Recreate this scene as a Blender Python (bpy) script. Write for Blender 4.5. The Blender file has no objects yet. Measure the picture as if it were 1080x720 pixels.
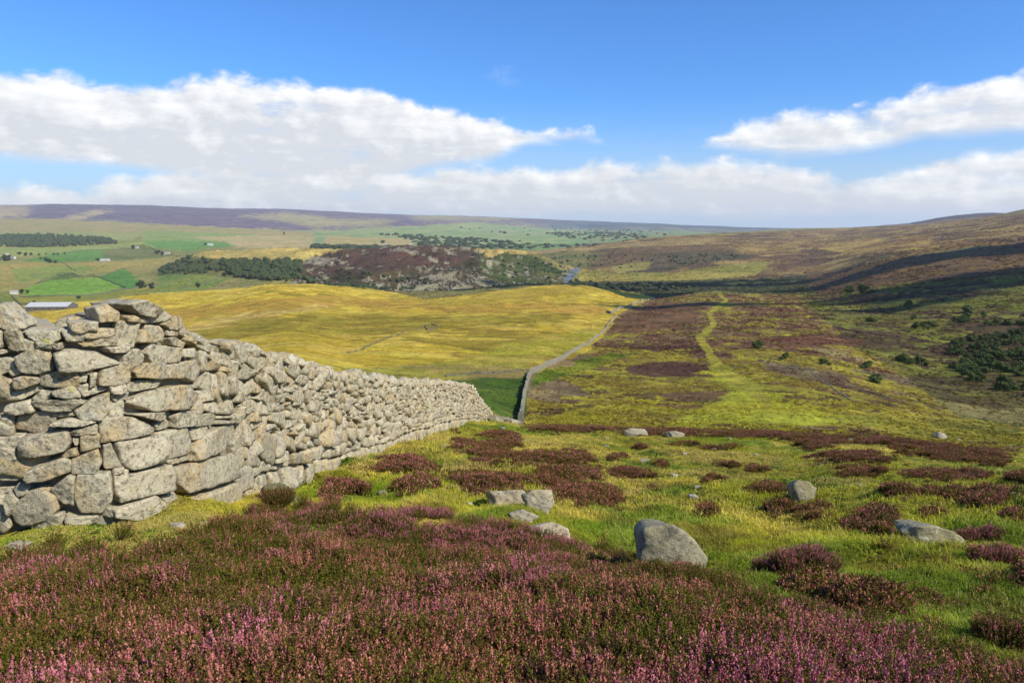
import bpy, math, random
import numpy as np
from mathutils import Vector

R = math.radians
random.seed(7)
rng = np.random.default_rng(7)
scene = bpy.context.scene
COL = scene.collection

# ------------------------------------------------------------------ camera
PITCH = R(9.9)
CP, SP = math.cos(PITCH), math.sin(PITCH)
F = 720.0                      # focal length in pixels of the 1080-wide image
cam_d = bpy.data.cameras.new("camera")
cam_d.sensor_width = 36.0
cam_d.lens = 24.0
cam_d.clip_start = 0.05
cam_d.clip_end = 60000.0
cam = bpy.data.objects.new("camera", cam_d)
cam.location = (0, 0, 0)
cam.rotation_euler = (math.pi / 2 - PITCH, 0, 0)
COL.objects.link(cam)
scene.camera = cam

# ------------------------------------------------------------------ node helper
class NT:
    def __init__(s, tree):
        s.t = tree
    def n(s, typ, ins=None, **props):
        nd = s.t.nodes.new(typ)
        for k, v in props.items():
            setattr(nd, k, v)
        if ins:
            for k, v in ins.items():
                sock = nd.inputs[k]
                if isinstance(v, bpy.types.NodeSocket):
                    s.t.links.new(v, sock)
                else:
                    sock.default_value = v
        return nd
    def m(s, op, a, b=None, c=None, clamp=False):
        ins = {0: a}
        if b is not None: ins[1] = b
        if c is not None: ins[2] = c
        return s.n('ShaderNodeMath', ins, operation=op, use_clamp=clamp).outputs[0]
    def mr(s, v, a, b, c=0.0, d=1.0, smooth=True):
        return s.n('ShaderNodeMapRange', {0: v, 1: a, 2: b, 3: c, 4: d},
                   interpolation_type='SMOOTHSTEP' if smooth else 'LINEAR').outputs[0]
    def mix(s, f, a, b, bt='MIX'):
        nd = s.t.nodes.new('ShaderNodeMix'); nd.data_type = 'RGBA'; nd.blend_type = bt
        for i, v in ((0, f), (6, a), (7, b)):
            if isinstance(v, bpy.types.NodeSocket): s.t.links.new(v, nd.inputs[i])
            elif i == 0: nd.inputs[0].default_value = v
            else: nd.inputs[i].default_value = (*v, 1) if len(v) == 3 else v
        return nd.outputs[2]
    def noise(s, vec, scale, detail=4, rough=0.5, out=0, **kw):
        ins = {'Scale': scale, 'Detail': detail, 'Roughness': rough}
        if vec is not None: ins['Vector'] = vec
        ins.update(kw)
        return s.n('ShaderNodeTexNoise', ins).outputs[out]
    def ramp(s, fac, stops, interp='LINEAR'):
        nd = s.n('ShaderNodeValToRGB', {0: fac})
        cr = nd.color_ramp; cr.interpolation = interp
        while len(cr.elements) < len(stops): cr.elements.new(0.5)
        for e, (p, c) in zip(cr.elements, stops):
            e.position = p
            e.color = (c, c, c, 1) if not hasattr(c, '__len__') else (*c, 1)
        return nd.outputs[0]

# ------------------------------------------------------------------ sky, sun, exposure
SUN_AZ, SUN_EL = 122.0, 41.0          # clockwise from the view direction, height
world = bpy.data.worlds.new("World"); scene.world = world
world.use_nodes = True
wt = world.node_tree; wt.nodes.clear(); W = NT(wt)
sky = W.n('ShaderNodeTexSky', sky_type='NISHITA', sun_disc=False)
sky.sun_elevation = R(SUN_EL); sky.sun_rotation = R(SUN_AZ)
sky.altitude = 300; sky.air_density = 1.0; sky.dust_density = 0.6; sky.ozone_density = 2.2
bg_sky = W.n('ShaderNodeBackground', {0: W.mix(1.0, sky.outputs[0], (0.40, 0.78, 1.28), 'MULTIPLY'), 1: 0.112})
tc = W.n('ShaderNodeTexCoord').outputs['Generated']
sep = W.n('ShaderNodeSeparateXYZ', {0: tc})
sx, sy, sz = sep.outputs
az = W.m('DEGREES', W.m('ARCTAN2', sx, sy))
el = W.m('DEGREES', W.m('ARCSINE', sz))
# cumulus texture lives in (azimuth, elevation) of the sky, flattened sideways
cv = W.n('ShaderNodeCombineXYZ', {0: W.m('MULTIPLY', az, 0.040), 1: W.m('MULTIPLY', el, 0.062), 2: 3.7}).outputs[0]
cvf = W.n('ShaderNodeCombineXYZ', {0: W.m('MULTIPLY', az, 0.030), 1: W.m('MULTIPLY', el, 0.17), 2: 9.1}).outputs[0]
n_big = W.noise(cv, 2.2, 3, 0.5)
n_bil = W.noise(cv, 5.5, 8, 0.56)
n_fin = W.noise(cv, 19.0, 5, 0.55)
n_flat = W.noise(cvf, 4.5, 7, 0.6)
vor = W.n('ShaderNodeTexVoronoi', {'Vector': W.n('ShaderNodeVectorMath', {0: cv, 1: W.n('ShaderNodeVectorMath', {0: W.noise(cv, 8, 3, 0.6, out=1), 3: 0.12}, operation='SCALE').outputs[0]}, operation='ADD').outputs[0],
          'Scale': 9.0, 'Detail': 3.0, 'Roughness': 0.55}, feature='SMOOTH_F1').outputs[0]
puff = W.m('ADD', W.m('MULTIPLY', W.m('SUBTRACT', 0.45, vor), 1.9), W.m('MULTIPLY', W.m('SUBTRACT', n_bil, 0.5), 3.0))
cv2 = W.n('ShaderNodeVectorMath', {0: cv, 1: (0.030, 0.022, 0.0)}, operation='ADD').outputs[0]
n_b2 = W.noise(cv2, 5.5, 8, 0.56)
relief = W.m('MULTIPLY', W.m('SUBTRACT', n_bil, n_b2), 2.6)
AZ0, AZ1, EMAX = -60.0, 60.0, 25.0
azn = W.m('DIVIDE', W.m('SUBTRACT', az, AZ0), AZ1 - AZ0)
def curve(pts):
    return W.m('MULTIPLY', W.ramp(azn, [((a - AZ0) / (AZ1 - AZ0), e / EMAX) for a, e in pts]), EMAX)
def bank(top, bot, amp, soft, softb, ampb=None):
    """cloud bank between two elevation outlines; returns (cover, depth below the top in degrees)"""
    t, b = curve(top), curve(bot)
    dt = W.m('ADD', W.m('SUBTRACT', t, el), W.m('MULTIPLY', puff, amp))
    db = W.m('ADD', W.m('SUBTRACT', el, b), W.m('MULTIPLY', W.m('SUBTRACT', n_flat, 0.5), ampb if ampb else amp * 2.5))
    c = W.m('MULTIPLY', W.mr(dt, 0.0, soft), W.mr(db, 0.0, softb))
    return c, dt
layers = [
    # low far bank along the whole horizon
    (bank([(-60, 4.5), (-37, 3.0), (-31, 3.3), (-26, 4.6), (-20, 5.6), (-8, 5.0), (-2, 5.1), (3, 5.2), (8, 5.6), (12, 5.5), (16, 5.8), (19, 5.5), (22, 5.0), (25, 4.2), (28, 4.0), (37, 4.0), (60, 4.5)],
          [(-60, -3), (60, -3)], 0.62, 1.1, 1.0), 1.9, 0.95, 0.82),
    # big bank upper left
    (bank([(-60, 11), (-46, 10.6), (-37, 10.2), (-30, 10.4), (-24, 10.8), (-20.9, 11.4), (-15.4, 11.1), (-10.4, 10.7), (-7.5, 9.9), (-4, 9.5), (-1.5, 9.0), (1, 8.0), (2.3, 7.9), (4.5, 8.1), (6.6, 7.7), (8.0, 6.2), (8.8, -4), (60, -5)],
          [(-60, 4.2), (-37, 3.7), (-30, 3.5), (-25, 2.9), (-12, 2.6), (-7, 3.8), (-2, 4.4), (1, 5.6), (5, 6.1), (9, 5.9), (60, 6)], 0.60, 0.95, 1.2, 1.1), 3.4, 1.0, 0.82),
    # right hand low arm
    (bank([(-60, -5), (23, -5), (25, 2.8), (27, 4.1), (29, 4.5), (33, 5.2), (36, 5.8), (45, 7.5), (60, 9)],
          [(-60, 1.6), (24, 1.6), (30, 2.0), (37, 2.2), (60, 2.5)], 0.5, 1.2, 1.4), 2.2, 0.98, 0.85),
    # right hand upper arm
    (bank([(-60, -5), (11.5, 3.0), (14.6, 6.3), (15.8, 7.5), (18, 8.2), (21, 8.7), (24, 8.5), (26.7, 8.6), (29.2, 9.5), (32.5, 9.9), (36, 10.3), (45, 11.5), (60, 13)],
          [(-60, 5.4), (15, 5.4), (21, 4.5), (26.7, 4.8), (30, 5.4), (36, 5.3), (60, 6)], 0.55, 0.9, 1.2, 1.0), 2.4, 1.03, 0.86),
]
prev = bg_sky.outputs[0]
# thin high wisp
wisp = W.m('MULTIPLY', W.m('MULTIPLY', W.mr(W.m('ABSOLUTE', W.m('ADD', az, 1.3)), 0.4, 2.4, 1, 0), W.mr(W.m('ABSOLUTE', W.m('SUBTRACT', el, 11.4)), 0.2, 1.3, 1, 0)), W.mr(n_bil, 0.42, 0.75, 0, 0.6))
bgw = W.n('ShaderNodeBackground', {0: (0.80, 0.85, 0.95, 1), 1: 0.85})
prev = W.n('ShaderNodeMixShader', {0: wisp, 1: prev, 2: bgw.outputs[0]}).outputs[0]
# whitening air near the horizon
hz = W.m('MULTIPLY', W.mr(el, -1.0, 10.0, 1.0, 0.0), 0.80)
bgh = W.n('ShaderNodeBackground', {0: (0.60, 0.71, 0.86, 1), 1: 0.80})
prev = W.n('ShaderNodeMixShader', {0: hz, 1: prev, 2: bgh.outputs[0]}).outputs[0]
for (cover, dt), depth, hi, lo in layers:
    shade = W.mr(dt, 0.3, depth * 1.6, 1.0, 0.0)
    tex = W.m('ADD', W.m('MULTIPLY', W.m('SUBTRACT', n_flat, 0.5), 1.9), W.m('ADD', W.m('MULTIPLY', puff, 0.22), relief))
    br = W.m('ADD', W.m('MULTIPLY', shade, 0.66), W.m('ADD', 0.10, tex), clamp=True)
    colr = W.mix(br, (lo * 0.71, lo * 0.735, lo * 0.775), (hi * .90, hi * 0.895, hi * 0.885))
    bgc = W.n('ShaderNodeBackground', {0: colr, 1: 1.0})
    a = W.m('MULTIPLY', cover, W.mr(W.m('ADD', W.m('MULTIPLY', n_flat, 0.5), W.m('MULTIPLY', n_bil, 0.5)), 0.30, 0.46, 0.55, 0.98))
    prev = W.n('ShaderNodeMixShader', {0: a, 1: prev, 2: bgc.outputs[0]}).outputs[0]
W.t.links.new(prev, W.n('ShaderNodeOutputWorld').inputs[0])
world.cycles.sampling_method = 'NONE'

sun_d = bpy.data.lights.new("sun", 'SUN')
sun_d.energy = 4.6; sun_d.angle = R(0.53); sun_d.color = (1.0, 0.93, 0.80)
sun = bpy.data.objects.new("sun", sun_d); COL.objects.link(sun)
SUNV = Vector((math.sin(R(SUN_AZ)) * math.cos(R(SUN_EL)), math.cos(R(SUN_AZ)) * math.cos(R(SUN_EL)), math.sin(R(SUN_EL))))
sun.rotation_euler = SUNV.to_track_quat('Z', 'Y').to_euler()

scene.view_settings.view_transform = 'Standard'
scene.view_settings.look = 'None'
scene.view_settings.exposure = 0.36
scene.view_settings.gamma = 1.0
scene.view_settings.use_curve_mapping = False
scene.cycles.max_bounces = 6
scene.cycles.volume_bounces = 1
scene.cycles.use_denoising = True

# ------------------------------------------------------------------ numpy noise
def _hash(ix, iy, iz, seed):
    h = (ix.astype(np.int64) * 374761393 + iy.astype(np.int64) * 668265263 + iz.astype(np.int64) * 2147483647 + seed * 1274126177) & 0xFFFFFFFF
    h = ((h ^ (h >> 13)) * 1274126177) & 0xFFFFFFFF
    h = ((h ^ (h >> 16)) * 2246822519) & 0xFFFFFFFF
    return ((h ^ (h >> 15)) & 0xFFFFFF) / float(0xFFFFFF)
def vnoise2(x, y, seed=0):
    x0 = np.floor(x); y0 = np.floor(y); fx = x - x0; fy = y - y0
    ux = fx * fx * fx * (fx * (fx * 6 - 15) + 10); uy = fy * fy * fy * (fy * (fy * 6 - 15) + 10)
    z = np.zeros_like(x0)
    a = _hash(x0, y0, z, seed); b = _hash(x0 + 1, y0, z, seed); c = _hash(x0, y0 + 1, z, seed); d = _hash(x0 + 1, y0 + 1, z, seed)
    return (a + (b - a) * ux) * (1 - uy) + (c + (d - c) * ux) * uy
def fbm2(x, y, L, octaves=4, seed=0, gain=0.5):
    """value noise sum, about -1..1, first wavelength L"""
    x = np.asarray(x, float) / L; y = np.asarray(y, float) / L
    s = 0; a = 1.0; t = 0
    ca, sa = 0.8, 0.6
    for o in range(octaves):
        s = s + a * (vnoise2(x, y, seed + o * 17) * 2 - 1); t += a
        x, y = (x * ca - y * sa) * 2.03 + 11.7, (x * sa + y * ca) * 2.03 - 5.3
        a *= gain
    return s / t * 1.5
def vnoise3(p, seed=0):
    p0 = np.floor(p); f = p - p0; u = f * f * (3 - 2 * f)
    X, Y, Z = p0[:, 0], p0[:, 1], p0[:, 2]
    r = 0
    for dx in (0, 1):
        wx = u[:, 0] if dx else 1 - u[:, 0]
        for dy in (0, 1):
            wy = u[:, 1] if dy else 1 - u[:, 1]
            for dz in (0, 1):
                wz = u[:, 2] if dz else 1 - u[:, 2]
                r = r + wx * wy * wz * _hash(X + dx, Y + dy, Z + dz, seed)
    return r
def sstep(a, b, x):
    t = np.clip((x - a) / (b - a), 0, 1); return t * t * (3 - 2 * t)

# ------------------------------------------------------------------ image pixels to and from scene positions
def unproject(x, y, d):
    a = (x - 540.0) / F; b = (360.0 - y) / F
    return np.array([a * d, d * (CP + b * SP), d * (b * CP - SP)])
def project(X, Y, Z):
    d = Y * CP - Z * SP
    v = Y * SP + Z * CP
    dd = np.where(d > 0.05, d, 0.05)
    return 540 + F * X / dd, 360 - F * v / dd, d

R0 = 4.0
# terrain profiles: column position, then (row, distance) pairs going away from the viewer
COLS = {
 0: [(720,2.3),(600,4.5),(567,5.4),(495,11),(450,25),(400,80),(345,350),(322,900),(300,1250),(270,2300),(255,3000),(240,4000),(230,5000),(216.5,8000),(219,11500)],
 80: [(720,2.3),(600,4.5),(556,5.6),(490,12),(450,25),(400,80),(345,330),(325,620),(322,900),(300,1250),(270,2300),(255,3000),(240,4000),(229,5300),(215.5,8000),(219,11500)],
 150: [(720,2.3),(600,4.5),(547,5.8),(490,12),(450,25),(400,80),(345,300),(311,650),(311,850),(300,1250),(285,1650),(275,2100),(255,3000),(240,4200),(226,6000),(217,8000),(220,11500)],
 220: [(720,2.3),(600,4.5),(542,6.7),(480,14),(450,27),(400,80),(345,280),(310,620),(309,850),(300,1150),(289,1280),(265,1550),(272,1900),(262,2500),(255,3100),(240,4400),(226,6300),(219.5,8000),(223,11500)],
 300: [(720,2.3),(600,4.6),(550,6.6),(512,9.2),(470,17),(430,40),(375,110),(345,250),(302,600),(302,850),(299,1020),(292,1150),(262,1500),(270,1800),(262,2600),(255,3200),(245,4200),(235,5500),(226,7000),(221,8500),(225,11500)],
 370: [(720,2.3),(600,4.8),(545,7.0),(492,13),(450,28),(395,95),(360,200),(325,400),(303,650),(303,850),(303,1050),(290,1180),(267,1450),(273,1850),(262,2600),(255,3200),(245,4300),(235,5800),(228,7500),(224,9000),(228,11500)],
 420: [(720,2.3),(600,4.8),(540,7.3),(500,12),(470,17.5),(440,32),(410,90),(375,150),(345,260),(325,400),(314,560),(309,700),(311,900),(309,1050),(290,1180),(270,1400),(265,1600),(274,2000),(262,2700),(255,3300),(245,4500),(235,6000),(229,8000),(226,9500),(230,11500)],
 500: [(720,2.3),(600,4.8),(555,7.1),(515,11.5),(480,18),(446,31),(440,55),(425,78),(400,110),(375,160),(345,270),(325,400),(311,600),(304,800),(306,950),(303,1100),(290,1250),(272,1450),(266,1600),(273,2100),(262,2900),(255,3500),(248,4500),(240,6500),(229,9000),(228.5,10000),(233,11500)],
 560: [(720,2.3),(600,4.9),(560,7),(530,9.5),(500,13.5),(470,22),(451,36),(452,53),(447,72),(395,125),(365,190),(345,270),(325,400),(308,620),(300,780),(303,1000),(300,1250),(285,1400),(269,1600),(275,2000),(265,2800),(255,3600),(248,4800),(242,7000),(231,9500),(235,11500)],
 610: [(720,2.3),(600,5.2),(560,7.7),(530,10.5),(500,15),(475,22.5),(453,38),(453,55),(446,75),(400,130),(370,190),(345,280),(320,440),(303,650),(300,720),(303,1000),(298,1250),(290,1450),(285,1600),(278,1850),(265,2300),(261,2600),(264,3000),(255,3800),(248,5000),(243,7500),(233,10000),(237,11500)],
 680: [(720,2.3),(640,3.9),(600,6.0),(560,9.2),(520,14.2),(480,24),(455,38),(455,52),(446,75),(400,135),(370,200),(345,290),(325,450),(317,560),(317,750),(312,820),(303,1000),(297,1250),(288,1500),(278,1700),(268,1900),(258,2300),(252,2800),(254,3500),(249,4500),(244,7000),(235.5,10000),(239,11500)],
 760: [(720,2.3),(640,3.9),(600,6.0),(560,9.2),(520,14.0),(485,22.5),(457,38),(457,52),(447,75),(405,130),(370,200),(345,290),(325,420),(312,560),(308,640),(309,850),(303,1050),(290,1350),(280,1550),(265,1900),(253,2400),(246,3200),(248,4500),(245,7000),(239,10000),(240,11500)],
 850: [(720,2.3),(640,4.0),(600,6.0),(560,9.0),(520,13.8),(490,22),(461,36),(461,50),(450,75),(410,125),(375,190),(350,270),(330,380),(318,500),(312,600),(309,800),(300,1050),(285,1350),(270,1700),(255,2300),(246,3000),(241,4000),(243,7000),(241,10000),(242,11500)],
 950: [(720,2.5),(650,3.9),(600,5.6),(560,7.6),(520,12.5),(490,20),(466,33),(466,44),(455,75),(430,110),(400,170),(375,225),(350,290),(330,370),(310,480),(295,620),(280,850),(265,1200),(250,1900),(242,2700),(238,3400),(242,4200),(236,5600),(240,7500),(241,10000),(242,11500)],
 1010: [(720,2.55),(670,3.4),(610,5.0),(560,7.6),(520,12.5),(494,20),(473,31),(473,42),(462,75),(438,115),(415,160),(400,190),(372,240),(345,300),(320,380),(298,510),(280,680),(265,950),(250,1500),(240,2100),(234.5,2700),(231.5,3200),(238,4000),(226.5,5600),(236,7500),(240,10000),(242,11500)],
 1040: [(720,2.6),(680,3.2),(614,4.8),(560,7.5),(520,12.5),(496,20),(476,30),(476,41),(465,74),(441,118),(422,155),(400,190),(371,240),(342,300),(315,390),(291,530),(272,740),(257,1070),(244,1600),(236,2200),(229,3000),(233,4000),(224.5,5600),(236,7500),(240,10000),(242,11500)],
 1080: [(720,2.6),(690,2.95),(620,4.6),(560,7.5),(520,12.5),(498,20),(480,29),(479,40),(468,72),(445,120),(430,150),(400,190),(370,240),(340,300),(310,400),(285,550),(265,800),(250,1200),(237,1700),(228,2300),(220.5,3000),(225,4000),(226,5600),(236,10000),(240,11500)],
 1230: [(730,2.6),(690,3.1),(626,4.8),(566,7.5),(526,12.5),(504,20),(488,29),(488,40),(474,72),(450,120),(432,150),(396,190),(362,240),(328,300),(298,400),(270,550),(248,800),(232,1200),(218,1700),(208,2300),(199,3000),(206,5000),(226,10000),(236,11500)],
}
def _col_points(x, rows):
    th = math.atan((x - 540.0) / F / 1.015)
    T, Wv = [math.log(R0), math.log(1.1 + R0)], [-1.52 / R0, -1.56 / (1.1 + R0)]
    for y, d in rows:
        b = (360.0 - y) / F
        Y = d * (CP + b * SP); Z = d * (b * CP - SP); r = Y / math.cos(th)
        T.append(math.log(r + R0)); Wv.append(Z / (r + R0))
    return th, T, Wv
def pchip(xs, ys, q):
    xs = np.asarray(xs, float); ys = np.asarray(ys, float)
    h = np.diff(xs); dl = np.diff(ys, axis=0) / (h if ys.ndim == 1 else h[:, None])
    m = np.zeros_like(ys)
    m[0] = dl[0]; m[-1] = dl[-1]
    for i in range(1, len(xs) - 1):
        s = dl[i - 1] * dl[i]
        w1 = 2 * h[i] + h[i - 1]; w2 = h[i] + 2 * h[i - 1]
        with np.errstate(divide='ignore', invalid='ignore'):
            v = (w1 + w2) / (w1 / dl[i - 1] + w2 / dl[i])
        m[i] = np.where(s > 0, v, 0)
    q = np.clip(q, xs[0], xs[-1])
    k = np.clip(np.searchsorted(xs, q, side='right') - 1, 0, len(xs) - 2)
    t = (q - xs[k]) / h[k]; hh = h[k]
    if ys.ndim > 1: t = t[:, None]; hh = hh[:, None]
    return ((2 * t**3 - 3 * t**2 + 1) * ys[k] + (t**3 - 2 * t**2 + t) * hh * m[k] + (-2 * t**3 + 3 * t**2) * ys[k + 1] + (t**3 - t**2) * hh * m[k + 1])
RMAX = 13500.0
TG = np.linspace(math.log(R0), math.log(RMAX + R0), 2600)
_ths, _prof = [], []
for x in sorted(COLS):
    th, T, Wv = _col_points(x, COLS[x])
    _ths.append(th); _prof.append(pchip(T, Wv, TG))
def _extra(th, rz):
    _ths.append(th); _prof.append(pchip([math.log(r + R0) for r, z in rz], [z / (r + R0) for r, z in rz], TG))
_behind = [(0, -1.52), (2, -1.2), (10, 1.0), (50, 8), (300, 40), (2000, 120), (RMAX, 150)]
_first, _last = _prof[0].copy(), _prof[-1].copy()
for dth in (0.14, 0.35): _ths.append(min(_ths[:len(COLS)]) - dth); _prof.append(_first)
for dth in (0.14, 0.35): _ths.append(max(_ths[:len(COLS)]) + dth); _prof.append(_last)
_extra(math.pi, _behind); _extra(-math.pi, _behind)
_extra(-2.2, _behind); _extra(2.2, _behind)
o = np.argsort(_ths); _ths = np.array(_ths)[o]; _prof = np.array(_prof)[o]
THG = np.linspace(-math.pi, math.pi, 2401)
WG = pchip(_ths, _prof, THG)
_k = np.array([1, 4, 6, 4, 1]) / 16.0
for _ in range(3):
    WG = sum(_k[i] * np.roll(WG, i - 2, 0) for i in range(5))
    P = np.pad(WG, ((0, 0), (2, 2)), 'edge'); WG = sum(_k[i] * P[:, i:i + WG.shape[1]] for i in range(5))

def ground(X, Y, fine=True):
    X = np.atleast_1d(np.asarray(X, float)); Y = np.atleast_1d(np.asarray(Y, float))
    r = np.hypot(X, Y); th = np.arctan2(X, Y)
    ti = (np.log(np.minimum(r, RMAX) + R0) - TG[0]) / (TG[1] - TG[0]); hi = (th + math.pi) / (THG[1] - THG[0])
    i = np.clip(hi.astype(int), 0, len(THG) - 2); j = np.clip(ti.astype(int), 0, len(TG) - 2)
    u = hi - i; v = ti - j
    w = (WG[i, j] * (1 - u) + WG[i + 1, j] * u) * (1 - v) + (WG[i, j + 1] * (1 - u) + WG[i + 1, j + 1] * u) * v
    Z = w * (r + R0)
    if fine:
        Z = Z + 0.030 * fbm2(X, Y, 0.5, 3, 3) * sstep(0.5, 2.0, r) * (1 - sstep(60, 200, r))
        Z = Z + 0.085 * fbm2(X, Y, 0.75, 3, 4) * sstep(2.5, 6.0, r) * (1 - sstep(60, 200, r))
        Z = Z + 0.13 * fbm2(X, Y, 2.2, 3, 5) * sstep(3.0, 9, r)
        Z = Z + 0.30 * fbm2(X, Y, 11, 3, 8) * sstep(30, 90, r)
        Z = Z + 1.3 * fbm2(X, Y, 45, 4, 12) * sstep(120, 500, r)
        Z = Z - 2.4 * (1 - np.minimum(np.abs(fbm2(X, Y, 110, 3, 13)) * 3.2, 1)) ** 2 * sstep(170, 600, r)
        hm_ = sstep(1020, 1120, r) * (1 - sstep(1650, 1800, r)) * sstep(-0.36, -0.30, th) * (1 - sstep(0.06, 0.12, th))
        Z = Z + hm_ * (5.0 * (1 - 2 * np.minimum(np.abs(fbm2(X, Y, 95, 4, 23, 0.55)) * 2.2, 1)) + 9 * (1 - np.minimum(((th + 0.12) / 0.17) ** 2, 1)))
        Z = Z + 4.0 * fbm2(X, Y, 170, 4, 15) * sstep(900, 2200, r)
        Z = Z + 9.0 * fbm2(X, Y, 700, 4, 19) * sstep(3500, 8000, r)
    return Z
def ground1(x, y): return float(ground(x, y)[0])
_probe = np.exp(np.linspace(math.log(1.5), math.log(12500), 6000))
def hit(px, py, dmin=1.5, dmax=12500):
    """where the line of sight through an image pixel first meets the ground"""
    a = (px - 540.0) / F; b = (360.0 - py) / F
    d = _probe[(_probe >= dmin) & (_probe <= dmax)]
    X, Y, Z = a * d, d * (CP + b * SP), d * (b * CP - SP)
    g = ground(X, Y) - Z
    k = np.argmax(g > 0)
    if g[k] <= 0: k = int(np.argmax(g))
    return Vector((X[k], Y[k], ground1(X[k], Y[k]))), float(d[k])

# ------------------------------------------------------------------ object helpers
def mesh_obj(name, verts, faces, mat=None, parent=None, smooth=True, loc=None):
    me = bpy.data.meshes.new(name)
    verts = np.asarray(verts, np.float32)
    if isinstance(faces, np.ndarray):
        nf, k = faces.shape
        me.vertices.add(len(verts)); me.vertices.foreach_set('co', verts.ravel())
        me.loops.add(nf * k); me.loops.foreach_set('vertex_index', faces.astype(np.int32).ravel())
        me.polygons.add(nf); me.polygons.foreach_set('loop_start', np.arange(0, nf * k, k, dtype=np.int32))
        me.update(calc_edges=True)
    else:
        me.from_pydata([tuple(v) for v in verts.tolist()], [], faces)
    if smooth: me.polygons.foreach_set('use_smooth', np.ones(len(me.polygons), bool))
    if mat: me.materials.append(mat)
    ob = bpy.data.objects.new(name, me); COL.objects.link(ob)
    if parent: ob.parent = parent
    if loc is not None: ob.location = loc
    return ob
def attr_f(ob, name, data, dom='POINT'):
    a = ob.data.attributes.new(name, 'FLOAT', dom); a.data.foreach_set('value', np.asarray(data, np.float32))
def attr_c(ob, name, data):
    d = np.ones((len(data), 4), np.float32); d[:, :3] = data
    a = ob.data.attributes.new(name, 'FLOAT_COLOR', 'POINT'); a.data.foreach_set('color', d.ravel())
def tag(o, label=None, cat=None, group=None, kind=None):
    if label: o['label'] = label
    if cat: o['category'] = cat
    if group: o['group'] = group
    if kind: o['kind'] = kind
    return o
def empty(name, loc, rz=0):
    o = bpy.data.objects.new(name, None); COL.objects.link(o); o.location = loc; o.rotation_euler = (0, 0, rz)
    o.empty_display_size = 0.2
    return o
def new_mat(name):
    m = bpy.data.materials.new(name); m.use_nodes = True; m.node_tree.nodes.clear()
    return m, NT(m.node_tree)
def finish(N_, col, rough=0.9, bump=None, bstr=0.5, bdist=0.02, spec=0.25):
    ins = {'Base Color': col, 'Roughness': rough, 'Specular IOR Level': spec}
    if bump is not None:
        ins['Normal'] = N_.n('ShaderNodeBump', {'Height': bump, 'Strength': bstr, 'Distance': bdist}).outputs[0]
    p = N_.n('ShaderNodeBsdfPrincipled', ins)
    N_.t.links.new(p.outputs[0], N_.n('ShaderNodeOutputMaterial').inputs[0])
    return p
def lin(c):
    c = np.asarray(c, float) / 255.0
    return np.where(c < 0.04045, c / 12.92, ((c + 0.055) / 1.055) ** 2.4)
KEXP = 1.45       # lit brightness per unit of surface colour on open ground
def alb(c): return np.clip(lin(c) / KEXP, 0.004, 0.8)

# ================================================================== TERRAIN
rings = [0.25]
while rings[-1] < RMAX:
    r = rings[-1]
    step = 0.06 if r < 1.2 else 0.014 if r < 30 else 0.0075 if r < 900 else 0.0085
    rings.append(r * (1 + step))
rings = np.array(rings)
th_in = np.arange(R(-42), R(42) + 1e-6, 0.0018)
th_out = np.linspace(R(42), R(318), 130)[1:-1]
TH = np.concatenate([th_in, th_out])
nr, nt = len(rings), len(TH)
RR, TT = np.meshgrid(rings, TH, indexing='ij')
GX = (RR * np.sin(TT)).ravel(); GY = (RR * np.cos(TT)).ravel()
GZ = ground(GX, GY)
PX, PY, PD = project(GX, GY, GZ)

def in_poly(x, y, poly):
    poly = np.asarray(poly, float)
    ins = np.zeros(x.shape, bool)
    bx = (x >= poly[:, 0].min()) & (x <= poly[:, 0].max()) & (y >= poly[:, 1].min()) & (y <= poly[:, 1].max())
    idx = np.nonzero(bx)[0]
    if len(idx) == 0: return ins
    xx, yy = x[idx], y[idx]; c = np.zeros(len(idx), bool)
    n = len(poly)
    for i in range(n):
        x1, y1 = poly[i]; x2, y2 = poly[(i + 1) % n]
        if y1 == y2: continue
        cr = ((y1 > yy) != (y2 > yy)) & (xx < (x2 - x1) * (yy - y1) / (y2 - y1) + x1)
        c ^= cr
    ins[idx] = c
    return ins
def seg_dist(x, y, pts, wid):
    best = np.full(x.shape, 1e9)
    for (x1, y1), (x2, y2), w1, w2 in zip(pts[:-1], pts[1:], wid[:-1], wid[1:]):
        dx, dy = x2 - x1, y2 - y1
        t = np.clip(((x - x1) * dx + (y - y1) * dy) / (dx * dx + dy * dy), 0, 1)
        d = np.hypot(x - x1 - t * dx, y - y1 - t * dy) / (w1 + (w2 - w1) * t)
        best = np.minimum(best, d)
    return best
# cover edges wander over the ground by a noise tied to the ground itself
Lsel = np.clip(np.log(np.maximum(np.hypot(GX, GY), 1) / 60) / math.log(60), 0, 1)
def multi(seed, k=1.0):
    """mottling whose grain grows with distance zone: ~2 m at hand, ~60 m across the valley"""
    n1 = fbm2(GX, GY, 2.5 * k, 4, seed, 0.6); n2 = fbm2(GX, GY, 14 * k, 5, seed + 1, 0.6); n3 = fbm2(GX, GY, 75 * k, 6, seed + 2, 0.6)
    r = np.hypot(GX, GY)
    a = 1 - sstep(25, 110, r); c = sstep(450, 1500, r); b = 1 - a - c
    return n1 * a + n2 * b + n3 * c
N1, N2, N3 = multi(101), multi(202), multi(303, 2.5)
NX, NY, N4 = multi(404), multi(505), multi(606, 0.35)
wx = PX + N2 * 3.0; wy = PY + N1 * np.where(PY < 330, 0.8, 2.0)
near = PD < 45

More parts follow.
